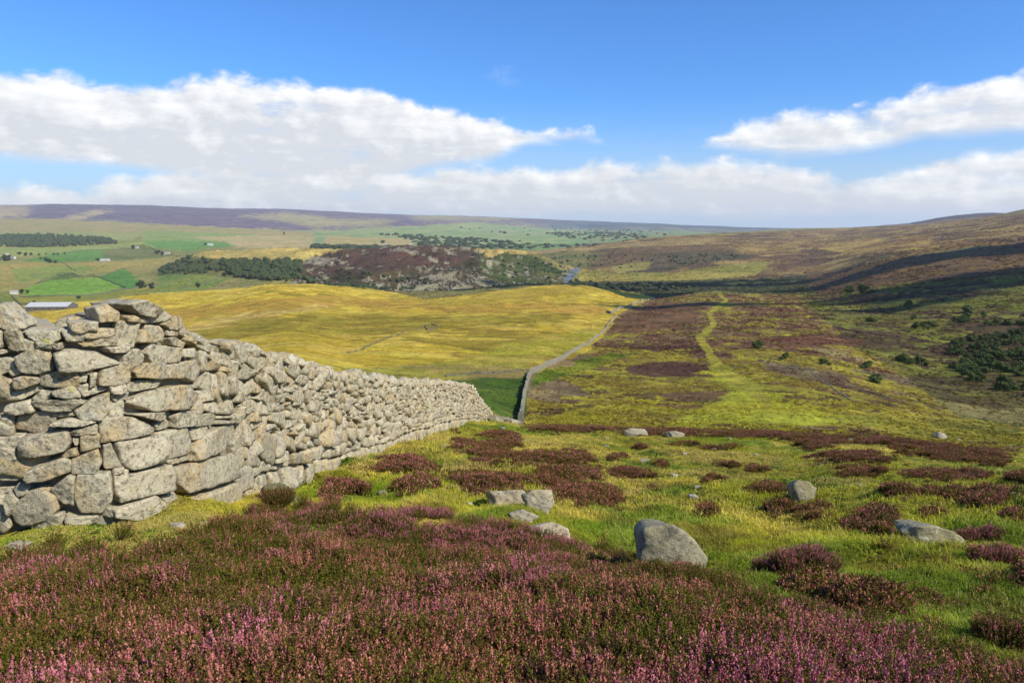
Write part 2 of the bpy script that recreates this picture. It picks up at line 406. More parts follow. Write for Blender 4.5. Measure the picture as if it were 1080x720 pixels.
base = np.zeros((len(GX), 3))
def paint(mask, c1, c2=None, n=None, lo=-0.35, hi=0.35):
    c1 = alb(c1)
    if c2 is None: base[mask] = c1; return
    c2 = alb(c2); nn = (N1 if n is None else n)[mask]
    t = sstep(lo, hi, nn)[:, None]
    base[mask] = c1 * (1 - t) + c2 * t
def P_(poly, dlo=45, dhi=2e4): return in_poly(wx, wy, poly) & (PD > dlo) & (PD < dhi)
def soft(poly, dlo, dhi, w):
    """0..1 cover of a patch whose border breaks up over about w image pixels"""
    poly = np.asarray(poly, float); x0, y0 = poly.min(0) - 3 * w; x1, y1 = poly.max(0) + 3 * w
    idx = np.nonzero((PX > x0) & (PX < x1) & (PY > y0) & (PY < y1) & (PD > dlo) & (PD < dhi))[0]
    x, y = PX[idx] + NX[idx] * w * 1.2, PY[idx] + NY[idx] * w * 0.45
    ins = in_poly(x, y, poly); best = np.full(len(idx), 1e9)
    for i in range(len(poly)):
        ax, ay = poly[i]; bx, by = poly[(i + 1) % len(poly)]
        dx, dy = bx - ax, (by - ay) * 2.2
        px_, py_ = x - ax, (y - ay) * 2.2
        t = np.clip((px_ * dx + py_ * dy) / (dx * dx + dy * dy + 1e-9), 0, 1)
        best = np.minimum(best, np.hypot(px_ - t * dx, py_ - t * dy))
    sd = np.where(ins, best, -best)
    return idx, sstep(-0.45 * w, 0.45 * w, sd + N4[idx] * w * 0.8)
def spaint(poly, c1, c2=None, dlo=45, dhi=2e4, w=3.0, within=None):
    idx, a = soft(poly, dlo, dhi, w)
    if within is not None: a = a * within[idx]
    c1 = alb(c1); c2 = c1 * 0.82 if c2 is None else alb(c2)
    t = sstep(-0.4, 0.4, N1[idx])[:, None]
    base[idx] = base[idx] * (1 - a[:, None]) + (c1 * (1 - t) + c2 * t) * a[:, None]
allm = np.ones(len(GX), bool)
# far country, valley, moor
paint(allm, (150, 138, 78), (128, 132, 66))
paint((PD > 3800), (150, 158, 108), (176, 160, 112), N3)
far = PD > 5500
paint(far & (PX + 60 * N3 < 410), (92, 78, 86), (112, 96, 98), N3)  # heather purple, darkened in the colour for cloud shade
paint(far & (PX + 60 * N3 >= 410), (128, 118, 104), (170, 152, 110), N3)
paint((PD > 6500) & (PX + 40 * N3 > 560), (96, 108, 108), (150, 146, 116), N3)  # haze blue of the last hills put into the colour, also next line
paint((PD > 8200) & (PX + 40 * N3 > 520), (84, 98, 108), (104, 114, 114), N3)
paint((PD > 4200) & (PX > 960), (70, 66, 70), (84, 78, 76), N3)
paint((PD > 4200) & (PX <= 960) & (PX > 850), (140, 130, 112), (120, 112, 100), N3)
# ---- left valley
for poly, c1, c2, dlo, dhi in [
 ([(-80,212),(100,212),(200,216),(330,218),(430,222),(560,226),(640,232),(560,236),(480,235),(420,239),(330,243),(200,239),(100,233),(-80,229)], (100,88,106), (122,108,116), 3600, 2e4),  # purple heather top, the cloud shade on it mixed into the colour
 ([(430,226),(560,229),(520,233),(440,232)], (150,140,108), (170,158,112), 3600, 2e4),
 ([(-80,219),(32,217),(30,226),(0,230),(-80,231)], (186,166,124), (160,140,115), 4500, 2e4),
 ([(68,230),(100,222),(118,222),(94,229),(78,232)], (190,170,125), None, 4500, 2e4),
 ([(255,228),(300,224),(345,230),(420,232),(400,238),(330,240),(290,232)], (178,164,118), (150,140,100), 4000, 2e4),
 ([(-80,230),(60,231),(170,237),(330,245),(450,250),(450,262),(300,256),(170,250),(60,246),(-80,244)], (172,150,98), (150,146,86), 2200, 5600),
 ([(150,243),(240,246),(330,250),(320,258),(200,258),(150,254)], (124,148,72), (142,156,84), 1700, 5600),
 ([(200,250),(300,248),(420,254),(420,262),(260,262)], (190,166,112), (166,156,96), 1700, 5600),
 ([(-80,244),(60,245),(150,246),(140,254),(60,250),(-80,249)], (140,150,84), (158,158,92), 1700, 5000),
 ([(-80,260),(60,261),(120,258),(180,252),(230,256),(170,262),(100,270),(-80,271)], (158,160,78), (142,154,72), 1500, 5000),
 ([(60,266),(110,262),(160,262),(175,268),(150,275),(60,278),(20,277)], (92,134,52), (104,142,60), 1500, 3500),
 ([(150,254),(230,254),(250,259),(200,265),(165,262)], (98,142,62), (112,148,66), 1500, 5000),
 ([(108,264),(150,258),(185,268),(150,274),(110,276)], (104,112,58), (122,124,66), 1500, 3500),
 ([(-80,271),(60,277),(140,274),(185,270),(170,282),(120,286),(60,292),(0,309),(-80,312)], (168,148,76), (146,142,68), 1100, 2600),
 ([(10,283),(60,279),(100,281),(90,288),(20,298)], (140,148,66), (128,142,62), 1100, 2600),
 ([(38,299),(72,287),(84,292),(60,296)], (98,118,48), None, 1100, 2300),
 ([(18,307),(50,296),(104,292),(133,304),(100,311),(30,313)], (112,152,46), (124,158,54), 950, 2300),
 ([(104,292),(130,283),(140,290),(152,303),(133,305)], (92,140,54), None, 950, 2300),
 ([(12,312),(100,311),(160,302),(175,304),(120,316),(60,324),(20,322)], (158,148,58), (130,134,50), 800, 1700),
 ([(-80,310),(12,309),(22,322),(-80,326)], (112,128,48), (126,132,54), 800, 1700),
 ([(165,289),(250,288),(222,304),(200,308),(165,308)], (112,134,56), (132,140,60), 950, 1500),
 # buff knoll and its wooded face
 ([(165,274),(215,264),(268,261),(350,262),(425,268),(400,272),(340,277),(322,285),(300,290),(235,275),(170,280)], (200,170,88), (176,158,84), 1100, 1750),
 ([(165,292),(172,276),(205,271),(237,274),(318,276),(314,292),(290,298),(240,292),(190,288)], (86,92,50), (120,118,66), 1100, 1600),
]:
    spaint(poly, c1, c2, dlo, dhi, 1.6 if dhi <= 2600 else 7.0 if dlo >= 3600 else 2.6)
# ---- middle distance valley (green with dark hedges)
m = P_([(330,244),(420,240),(560,230),(700,240),(760,246),(690,256),(600,262),(560,264),(440,266),(330,264)], 2800, 7500)
paint(m, (118, 150, 92), (160, 162, 104), N1)
m = P_([(345,248),(430,252),(440,262),(340,262)], 2000, 4200); paint(m, (186,160,104), (164,154,92))
m = P_([(450,262),(540,258),(640,256),(560,264),(470,267)], 2200, 4200); paint(m, (112,138,78), (90,112,70))
# ---- rocky hill
hill = P_([(306,300),(312,283),(325,272),(365,262),(420,256),(460,253),(530,254),(560,262),(580,272),(592,285),(600,295),(615,303),(560,306),(500,312),(450,316),(420,312),(350,307),(300,305)], 1000, 1720)
paint(hill, (66, 60, 38), (88, 74, 50), N4)
paint(hill & P_([(318,280),(370,260),(450,254),(500,270),(470,284),(400,286),(330,292)]), (92, 66, 54), (74, 62, 44), N4)
paint(hill & P_([(500,256),(600,262),(612,304),(530,306),(510,290)]), (66, 78, 36), (92, 92, 50), N2)
paint(hill & P_([(425,296),(480,286),(515,292),(515,306),(440,314),(415,306)]) & (N2 > -0.05), (160, 150, 116), (140, 132, 98), N1)
paint(hill & (N4 + .5 * N1 > 0.38), (150, 142, 116), (128, 120, 96), N2)
paint(P_([(500,262),(560,254),(580,262),(560,268),(530,266),(515,272)], 1350, 1900), (196,168,92), (170,150,84))
# ---- country right of the river
m = P_([(556,266),(620,258),(700,250),(780,246),(900,240),(960,236),(1180,214),(1180,300),(960,312),(700,312),(640,300),(600,285)], 1000, 5000) & (PX > 556)
paint(m, (150, 122, 66), (112, 88, 60), N2, -0.3, 0.3)
paint(m & (N1 > 0.22), (184, 156, 84), (160, 138, 74), N2)
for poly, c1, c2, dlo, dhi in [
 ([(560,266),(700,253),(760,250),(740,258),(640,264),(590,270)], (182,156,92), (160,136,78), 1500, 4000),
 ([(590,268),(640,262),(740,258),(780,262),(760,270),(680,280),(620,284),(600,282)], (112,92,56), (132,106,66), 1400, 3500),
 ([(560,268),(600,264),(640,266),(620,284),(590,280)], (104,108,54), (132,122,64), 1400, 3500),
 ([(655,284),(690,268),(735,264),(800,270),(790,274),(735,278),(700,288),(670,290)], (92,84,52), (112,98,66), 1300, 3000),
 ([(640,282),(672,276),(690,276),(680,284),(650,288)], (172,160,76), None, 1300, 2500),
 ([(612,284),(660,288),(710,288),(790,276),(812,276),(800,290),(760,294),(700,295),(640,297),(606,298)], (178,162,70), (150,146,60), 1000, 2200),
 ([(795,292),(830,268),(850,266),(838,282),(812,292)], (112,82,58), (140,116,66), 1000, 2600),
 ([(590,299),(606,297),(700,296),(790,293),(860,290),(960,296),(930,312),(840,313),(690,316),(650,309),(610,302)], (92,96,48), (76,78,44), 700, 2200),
 ([(860,262),(900,254),(980,250),(980,262),(900,268)], (194,166,80), (152,118,72), 900, 3500),
]:
    spaint(poly, c1, c2, dlo, dhi, 3.0)
m = P_([(800,314),(960,285),(1100,266),(1200,260),(1200,440),(1000,430),(900,400),(850,360)], 150, 1700)
paint(m, (126, 128, 42), (104, 88, 46), N2, -0.25, 0.35)
paint(m & (N1 > 0.3), (156, 152, 56), (132, 126, 54), N3)
paint(m & (N3 + N4 * .5 < -0.18), (86, 70, 46), (104, 84, 52), N4)
paint(m & (wy > 395) & (N2 < 0.1), (92, 80, 48), (108, 100, 50), N4)
paint(P_([(850,290),(950,272),(1080,255),(1180,250),(1180,290),(1040,292),(950,298),(860,312)], 500, 2500), (108, 84, 58), (134, 108, 60), N2)
# ---- yellow pasture
field = P_([(-120,335),(0,330),(60,321),(150,311),(180,307),(240,303),(272,296),(330,299),(410,307),(450,316),(500,310),(560,302),(610,299),(660,307),(692,314),(690,318),(655,332),(645,346),(620,372),(562,395),(552,448),(540,470),(-120,470)], 45, 1000)
paint(field, (206, 174, 34), (222, 190, 56), N1)
paint(field & (N3 > 0.28), (166, 142, 30), (186, 158, 40), N1)
for poly, c1, c2 in [
 ([(190,352),(230,338),(330,332),(470,334),(600,330),(600,340),(470,348),(380,352),(300,352),(230,360)], (158,138,26), (182,158,40)),
 ([(150,352),(200,344),(280,322),(330,317),(400,318),(330,326),(250,340),(180,356)], (224,188,84), (206,172,60)),
 ([(150,330),(230,322),(330,312),(470,318),(640,322),(640,330),(470,328),(330,322),(230,334),(150,344)], (204,160,48), (186,154,40)),
 ([(420,316),(520,308),(600,300),(640,308),(600,316),(480,322)], (206,172,44), (186,160,34)),
 ([(520,366),(600,350),(640,346),(615,368),(560,390),(480,396),(430,390)], (178,166,34), (196,172,52)),
 ([(360,388),(560,384),(566,395),(556,402),(460,404),(360,402)], (168,142,66), (172,160,46)),
]:
    spaint(poly, c1, c2, 45, 1000, 7.0, field)
spaint([(380,406),(520,398),(580,396),(580,450),(565,480),(380,480)], (80, 106, 24), (112, 124, 34), 45, 300, 5.0, field)
# ---- moor this side of the burn
moor = P_([(552,450),(557,398),(562,393),(620,370),(645,346),(652,331),(690,314),(730,310),(840,311),(860,330),(900,365),(960,400),(1010,440),(1200,470),(1200,520),(540,520)], 45, 900)
paint(moor, (160, 158, 30), (138, 124, 42), N4)
up = sstep(392, 345, wy) * 0.55 - 0.28
hm = moor & (N2 + up + 0.3 * N3 + 0.35 * N4 > 0.06)
paint(hm, (112, 82, 54), (98, 74, 50), N4)
paint(hm & (N4 > 0.25), (140, 118, 64), (128, 104, 58), N1)
paint(moor & (N4 + N2 * .4 < -0.42), (104, 92, 46), (120, 108, 44), N1)
paint(moor & (N3 > 0.5) & (wy > 350), (120, 106, 70), (146, 132, 80), N1)
for poly, c1, c2 in [
 ([(664,386),(700,382),(748,384),(758,398),(710,398),(668,396)], (90,66,46), (104,78,52)),
 ([(690,414),(730,411),(775,412),(792,421),(760,424),(705,420)], (98,76,50), (118,96,58)),
 ([(655,362),(740,364),(748,370),(660,368)], (94,68,46), None),
 ([(795,356),(860,350),(910,358),(905,364),(830,366)], (120,84,54), (104,76,50)),
 ([(800,378),(880,392),(960,428),(900,412),(810,390)], (124,114,72), (106,86,58)),
 ([(640,330),(700,318),(740,320),(730,342),(660,350)], (122,92,56), (104,80,50)),
 ([(560,440),(640,425),(700,430),(760,436),(800,446),(720,452),(560,452)], (158,156,32), (134,124,40)),
 ([(560,398),(640,372),(660,376),(600,398),(562,406)], (92,116,22), (128,136,30)),
 ([(860,430),(1000,440),(1080,452),(1080,470),(960,462)], (146,142,38), (116,116,36)),
]:
    spaint(poly, c1, c2, 45, 700, 6.0, field == False)
trackd = seg_dist(wx * 0.5 + PX * 0.5, wy * 0.3 + PY * 0.7, [(757,309),(766,317),(748,330),(753,342),(738,356),(748,370),(756,386),(775,402),(800,416),(812,426)], [1.4,1.8,2.4,2.8,3.8,4.4,6,7,6,3])
spaint([(740,388),(770,392),(800,408),(850,424),(900,440),(840,452),(700,450),(740,430),(770,412)], (174, 174, 34), (160, 164, 36), 45, 300, 12.0, moor)
trk = (trackd + 0.55 * N4 + 0.35 * N1 < 1) & (PD > 95) & (PD < 640)
paint(trk, (140, 140, 34), (172, 164, 48), N4, -.5, .5)
# ---- close ground under the living cover
r_all = np.hypot(GX, GY)
cl = r_all < 45
edge_mix = sstep(32, 60, r_all)
g1 = alb((150, 152, 34)); g2 = alb((186, 172, 66)); g3 = alb((112, 134, 26)); 
def grass_tint(X, Y):
    a = sstep(-0.3, 0.45, fbm2(X, Y, 3.1, 4, 41, 0.6))[:, None]; b = sstep(-0.05, 0.55, fbm2(X, Y, 1.7, 4, 43, 0.6))[:, None]
    c = g1 * (1 - a) + g2 * a
    return c * (1 - b) + g3 * b
nearm = r_all < 75
nc = grass_tint(GX[nearm], GY[nearm])
em = edge_mix[nearm][:, None]
base[nearm] = nc * (1 - em) + base[nearm] * em
base[field] *= (1.03, 1.07, 1.48)
base[moor] *= (1.28, 1.20, 1.3)
_v = (PX < 620) & (PD > 800); base[_v] *= (1.22, 1.24, 1.2)
_l = base @ np.array([0.25, 0.65, 0.10])
base[:] = np.clip(base * 0.95 + _l[:, None] * np.array([1.03, 1.0, 0.92]) * 0.05, 0.003, 0.8)

def terrain_material():
    m, N_ = new_mat('moorland_ground')
    col = N_.n('ShaderNodeAttribute', attribute_name='col').outputs['Color']
    pos = N_.n('ShaderNodeNewGeometry').outputs['Position']
    a = N_.noise(pos, 0.11, 9, 0.70); b = N_.noise(pos, 1.9, 6, 0.6)
    v = N_.m('ADD', N_.mr(a, 0.30, 0.70, 0.55, 1.45, False), N_.mr(b, 0.3, 0.7, -0.16, 0.16, False))
    st = N_.n('ShaderNodeMapping', {'Vector': pos, 'Rotation': (0, 0, 0.35), 'Scale': (0.5, 1.6, 1.0)}).outputs[0]
    f1 = N_.noise(st, 0.035, 11, 0.72); f2 = N_.noise(st, 0.22, 9, 0.72)
    col = N_.mix(N_.mr(f1, 0.50, 0.68, 0.0, 0.55), col, N_.mix(1.0, col, (0.62, 0.52, 0.62), 'MULTIPLY'))
    col = N_.mix(N_.mr(f2, 0.52, 0.68, 0.0, 0.60), col, N_.mix(1.0, col, (0.50, 0.44, 0.55), 'MULTIPLY'))
    col = N_.mix(N_.mr(f2, 0.46, 0.30, 0.0, 0.40), col, N_.mix(1.0, col, (1.35, 1.25, 1.2), 'MULTIPLY'))
    hs = N_.n('ShaderNodeHueSaturation', {'Hue': N_.mr(N_.noise(pos, 0.06, 10, 0.6), 0.3, 0.7, 0.485, 0.515, False), 'Saturation': 1.0, 'Value': v, 'Color': col}).outputs[0]
    bp = N_.n('ShaderNodeBump', {'Height': N_.noise(pos, 0.035, 5, 0.65), 'Strength': 0.55, 'Distance': 7.0}).outputs[0]
    p = finish(N_, hs, 0.95, N_.noise(pos, 0.30, 7, 0.72), 0.9, 1.6, 0.1)
    N_.t.links.new(bp, p.inputs['Normal'].links[0].from_node.inputs['Normal'])
    return m
M_GROUND = terrain_material()

river_m = P_([(596,297),(598,288),(604,283),(612,285),(606,292),(601,298)], 1250, 1700)
idx = np.arange(nr * nt).reshape(nr, nt)
q = np.stack([idx[:-1], idx[1:], np.roll(idx, -1, 1)[1:], np.roll(idx, -1, 1)[:-1]], -1).reshape(-1, 4)
fr = river_m[q].sum(1) >= 2
ft = trk[q].sum(1) >= 3
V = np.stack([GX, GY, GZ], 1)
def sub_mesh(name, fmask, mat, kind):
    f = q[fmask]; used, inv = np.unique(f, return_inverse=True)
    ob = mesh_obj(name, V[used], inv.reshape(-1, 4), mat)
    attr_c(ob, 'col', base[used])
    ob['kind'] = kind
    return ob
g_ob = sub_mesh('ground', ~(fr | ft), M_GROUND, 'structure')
# close the middle of the sheet beneath the tripod
cap = mesh_obj('cap', V[:nt], [list(range(nt))], M_GROUND, g_ob); cap.name = 'ground_patch'; attr_c(cap, 'col', base[:nt])
tag(sub_mesh('path', ft, M_GROUND, 'structure'), 'bright green grassy track winding down the heather moor')
mw, N_ = new_mat('river_water')
finish(N_, (0.13, 0.15, 0.17, 1), 0.5, N_.noise(N_.n('ShaderNodeNewGeometry').outputs['Position'], 0.4, 5, 0.6), 0.4, 0.5, 0.5)
sub_mesh('river', fr, mw, 'structure')
print('terrain', nr, nt, len(q), 'river faces', fr.sum(), 'path', ft.sum(), 'zmin', GZ.min(), GZ.max())

# ================================================================== ROCKS
def ico(sub):
    t = (1 + 5 ** 0.5) / 2
    v = [(-1,t,0),(1,t,0),(-1,-t,0),(1,-t,0),(0,-1,t),(0,1,t),(0,-1,-t),(0,1,-t),(t,0,-1),(t,0,1),(-t,0,-1),(-t,0,1)]
    f = [(0,11,5),(0,5,1),(0,1,7),(0,7,10),(0,10,11),(1,5,9),(5,11,4),(11,10,2),(10,7,6),(7,1,8),(3,9,4),(3,4,2),(3,2,6),(3,6,8),(3,8,9),(4,9,5),(2,4,11),(6,2,10),(8,6,7),(9,8,1)]
    v = [np.array(p) / math.sqrt(1 + t * t) for p in v]
    for _ in range(sub):
        mid = {}; nf = []
        def g(a, b):
            k = (min(a, b), max(a, b))
            if k not in mid:
                p = v[a] + v[b]; v.append(p / np.linalg.norm(p)); mid[k] = len(v) - 1
            return mid[k]
        for a, b, c in f:
            x, y, z = g(a, b), g(b, c), g(c, a)
            nf += [(a, x, z), (b, y, x), (c, z, y), (x, y, z)]
        f = nf
    return np.array(v), np.array(f)
ICO = {k: ico(k) for k in (0, 1, 2, 3, 4)}
def rock(dims, planes, sub=3, p=14.0, rough=0.035, seed=0, fscale=2.2):
    """closed stone: rounded intersection of half spaces (n, distance) about its own middle"""
    d0, faces = ICO[sub]
    dims = np.asarray(dims, float)
    q_ = d0 * dims; L = np.linalg.norm(q_, axis=1); q_ = q_ / L[:, None]
    acc = np.zeros(len(q_))
    for n, dist in planes:
        n = np.asarray(n, float); n = n / np.linalg.norm(n)
        acc += np.maximum(q_ @ n / max(dist, 1e-3), 0) ** p
    r = acc ** (-1.0 / p)
    v = q_ * r[:, None]
    s = float(min(dims)) * 2
    o_ = np.array([seed * 3.17 % 91, seed * 7.31 % 57, seed * 1.93 % 33])
    nn = (vnoise3(v / s * fscale + o_, 1) - 0.5) + 0.5 * (vnoise3(v / s * fscale * 2.3 + o_, 2) - 0.5) + 0.28 * (vnoise3(v / s * fscale * 5.1 + o_, 3) - 0.5)
    return v * (1 + (nn * rough * 2.2)[:, None]), faces
def rand_planes(rg, dims, n=11, jit=0.25):
    pl = [((1, 0, 0), dims[0]), ((-1, 0, 0), dims[0]), ((0, 1, 0), dims[1]), ((0, -1, 0), dims[1]), ((0, 0, 1), dims[2]), ((0, 0, -1), dims[2])]
    for _ in range(n):
        v = rg.normal(size=3); v /= np.linalg.norm(v)
        sup = np.sqrt(((v * dims) ** 2).sum()); pl.append((v, sup * (1.0 + rg.uniform(-jit, jit * 0.4))))
    return [(np.asarray(a) + rg.normal(size=3) * 0.12, b) for a, b in pl]
class Bag:
    """collects pieces into one mesh, with a tone per piece"""
    def __init__(s): s.v, s.f, s.t, s.n = [], [], [], 0
    def add(s, v, f, tone=0.5):
        s.v.append(v); s.f.append(f + s.n); s.n += len(v); s.t.append(np.full(len(v), tone))
    def build(s, name, mat, parent=None, loc=None):
        v = np.concatenate(s.v)
        if loc is not None: v = v - np.asarray(loc)
        ob = mesh_obj(name, v, np.concatenate(s.f), mat, parent, True, None if parent else loc)
        attr_f(ob, 'tone', np.concatenate(s.t))
        return ob

def stone_material(name, lo, hi, warm, lichen=0.5, bd=0.012, sc=1.0):
    m, N_ = new_mat(name)
    tone = N_.n('ShaderNodeAttribute', attribute_name='tone').outputs['Fac']
    pos = N_.n('ShaderNodeNewGeometry').outputs['Position']
    off = N_.n('ShaderNodeVectorMath', {0: pos, 1: N_.n('ShaderNodeCombineXYZ', {0: N_.m('MULTIPLY', tone, 37.0), 1: tone, 2: tone}).outputs[0]}, operation='ADD').outputs[0]
    n1 = N_.noise(off, 4.0 * sc, 6, 0.62); n2 = N_.noise(off, 24.0 * sc, 6, 0.68); n3 = N_.noise(off, 1.7 * sc, 4, 0.6); n4 = N_.noise(off, 95.0 * sc, 3, 0.6)
    base_ = N_.mix(N_.m('ADD', N_.m('MULTIPLY', tone, 0.55), N_.mr(n1, 0.3, 0.7, 0, 0.5, False), clamp=True), lo, hi)
    c = N_.mix(N_.m('MULTIPLY', N_.mr(n3, 0.49, 0.64), 0.70), base_, warm)
    # black and pale crust lichens, damp speckle
    c = N_.mix(N_.m('MULTIPLY', N_.mr(n2, 0.50, 0.62), 0.72), c, (0.105, 0.098, 0.075))
    pale = N_.noise(off, 9.0 * sc, 5, 0.65, Distortion=0.6)
    c = N_.mix(N_.m('MULTIPLY', N_.mr(pale, 0.60, 0.66), 0.50), c, (0.56, 0.55, 0.46))
    c = N_.mix(N_.mr(n4, 0.35, 0.72, 0.0, 0.34), c, (0.09, 0.085, 0.065))
    yl = N_.m('MULTIPLY', N_.mr(N_.noise(off, 5.2 * sc, 6, 0.72), 0.665 - 0.05 * lichen, 0.72 - 0.05 * lichen), N_.mr(n2, 0.44, 0.54))
    c = N_.mix(N_.m('MULTIPLY', yl, 0.9 if lichen else 0.0), c, (0.46, 0.44, 0.07))
    h = N_.m('ADD', N_.m('MULTIPLY', n1, 1.0), N_.m('ADD', N_.m('MULTIPLY', n2, 0.45), N_.m('MULTIPLY', n4, 0.16)))
    finish(N_, c, 0.88, h, 0.9, bd, 0.3)
    return m
M_STONE = stone_material('gritstone', (0.345, 0.30, 0.20), (0.60, 0.535, 0.37), (0.48, 0.345, 0.155), 0.9, 0.045)
M_BOULDER = stone_material('boulder_stone', (0.175, 0.155, 0.09), (0.40, 0.365, 0.235), (0.25, 0.215, 0.09), 0.0, 0.03)
M_PALE = stone_material('pale_outcrop', (0.27, 0.24, 0.17), (0.46, 0.41, 0.29), (0.45, 0.36, 0.22), 0.2, 0.025)
def plain(name, c, rough=0.9, nsc=6, var=0.25, **k):
    m, N_ = new_mat(name)
    pos = N_.n('ShaderNodeTexCoord').outputs['Object']
    nz = N_.noise(pos, nsc, 6, 0.65)
    finish(N_, N_.mix(nz, tuple(x * (1 - var) for x in c), tuple(min(1, x * (1 + var)) for x in c)), rough, nz, 0.5, 0.02)
    return m
M_SCREE = stone_material('scree_stone', (0.13, 0.125, 0.09), (0.27, 0.25, 0.18), (0.2, 0.17, 0.1), 0.0, 0.2, 0.1)
M_CORE = plain('wall_packing', (0.24, 0.225, 0.17))

# ------------------------------------------------------------------ the big dry stone wall
WP = np.array([(-9.5, 4.6), (-6.2, 4.75), (-3.98, 5.1), (-3.42, 5.2), (-3.19, 5.4), (-3.08, 5.79), (-3.05, 6.28), (-3.02, 7.25), (-3.06, 9.0), (-3.10, 11.5), (-3.0, 15.1), (-2.66, 21.2), (-1.95, 28.1), (-0.97, 34.5), (0.2, 40.0)])
def _dense(P, n):
    s = np.concatenate([[0], np.cumsum(np.hypot(*np.diff(P, axis=0).T))])
    ss = np.linspace(0, s[-1], n)
    out = np.stack([pchip(s, P[:, 0], ss), pchip(s, P[:, 1], ss)], 1)
    s2 = np.concatenate([[0], np.cumsum(np.hypot(*np.diff(out, axis=0).T))])
    return s2, out
WS, WD = _dense(WP, 4000)
wpx = 540 + F * WD[:, 0] / (WD[:, 1] * 1.02)     # bearing only, refined below
def wall_at(s):
    x = np.interp(s, WS, WD[:, 0]); y = np.interp(s, WS, WD[:, 1])
    e = 0.12
    dx = np.interp(s + e, WS, WD[:, 0]) - np.interp(s - e, WS, WD[:, 0]); dy = np.interp(s + e, WS, WD[:, 1]) - np.interp(s - e, WS, WD[:, 1])
    L = np.hypot(dx, dy); return x, y, dx / L, dy / L
# outline of the wall: image pixels of its top and its foot
TOP_PX = [(-260, 330), (-60, 322), (0, 330), (12, 338), (22, 350), (62, 350), (72, 341), (86, 334), (105, 325), (124, 321), (146, 317), (165, 321), (178, 330), (192, 338), (205, 347), (222, 357), (250, 364), (280, 372), (300, 378), (330, 388), (350, 394), (375, 398), (400, 400), (430, 403), (450, 404), (480, 405), (497, 407), (504, 416), (511, 426), (521, 440), (530, 446), (560, 452)]
FOOT_PX = [(-260, 590), (-60, 575), (0, 567), (60, 556), (100, 551), (130, 549), (190, 546), (220, 541), (250, 535), (290, 518), (340, 500), (370, 491), (400, 480), (440, 463), (480, 450), (505, 446), (521, 444), (560, 452)]
def pixel_to_wall(px, py):
    """distance along the wall and height of the point of its face seen at an image pixel"""
    a = (px - 540.0) / F; b = (360.0 - py) / F
    f = CP + b * SP
    c = WD[:, 0] * f - a * WD[:, 1]          # zero where the face crosses the sight line
    k = int(np.argmax(c >= 0)) if np.any(c >= 0) else len(c) - 1
    if k == 0: k = 1
    t = c[k - 1] / (c[k - 1] - c[k]) if c[k] != c[k - 1] else 0
    s = WS[k - 1] + t * (WS[k] - WS[k - 1])
    Y = WD[k - 1, 1] + t * (WD[k, 1] - WD[k - 1, 1])
    return s, Y / f * (b * CP - SP)
_t = np.array([pixel_to_wall(x, y) for x, y in TOP_PX]); _f = np.array([pixel_to_wall(x, y) for x, y in FOOT_PX])
_t = _t[np.argsort(_t[:, 0])]; _f = _f[np.argsort(_f[:, 0])]
def wtop(s): return np.interp(s, _t[:, 0], _t[:, 1])
def wfoot(s): return np.interp(s, _f[:, 0], _f[:, 1])

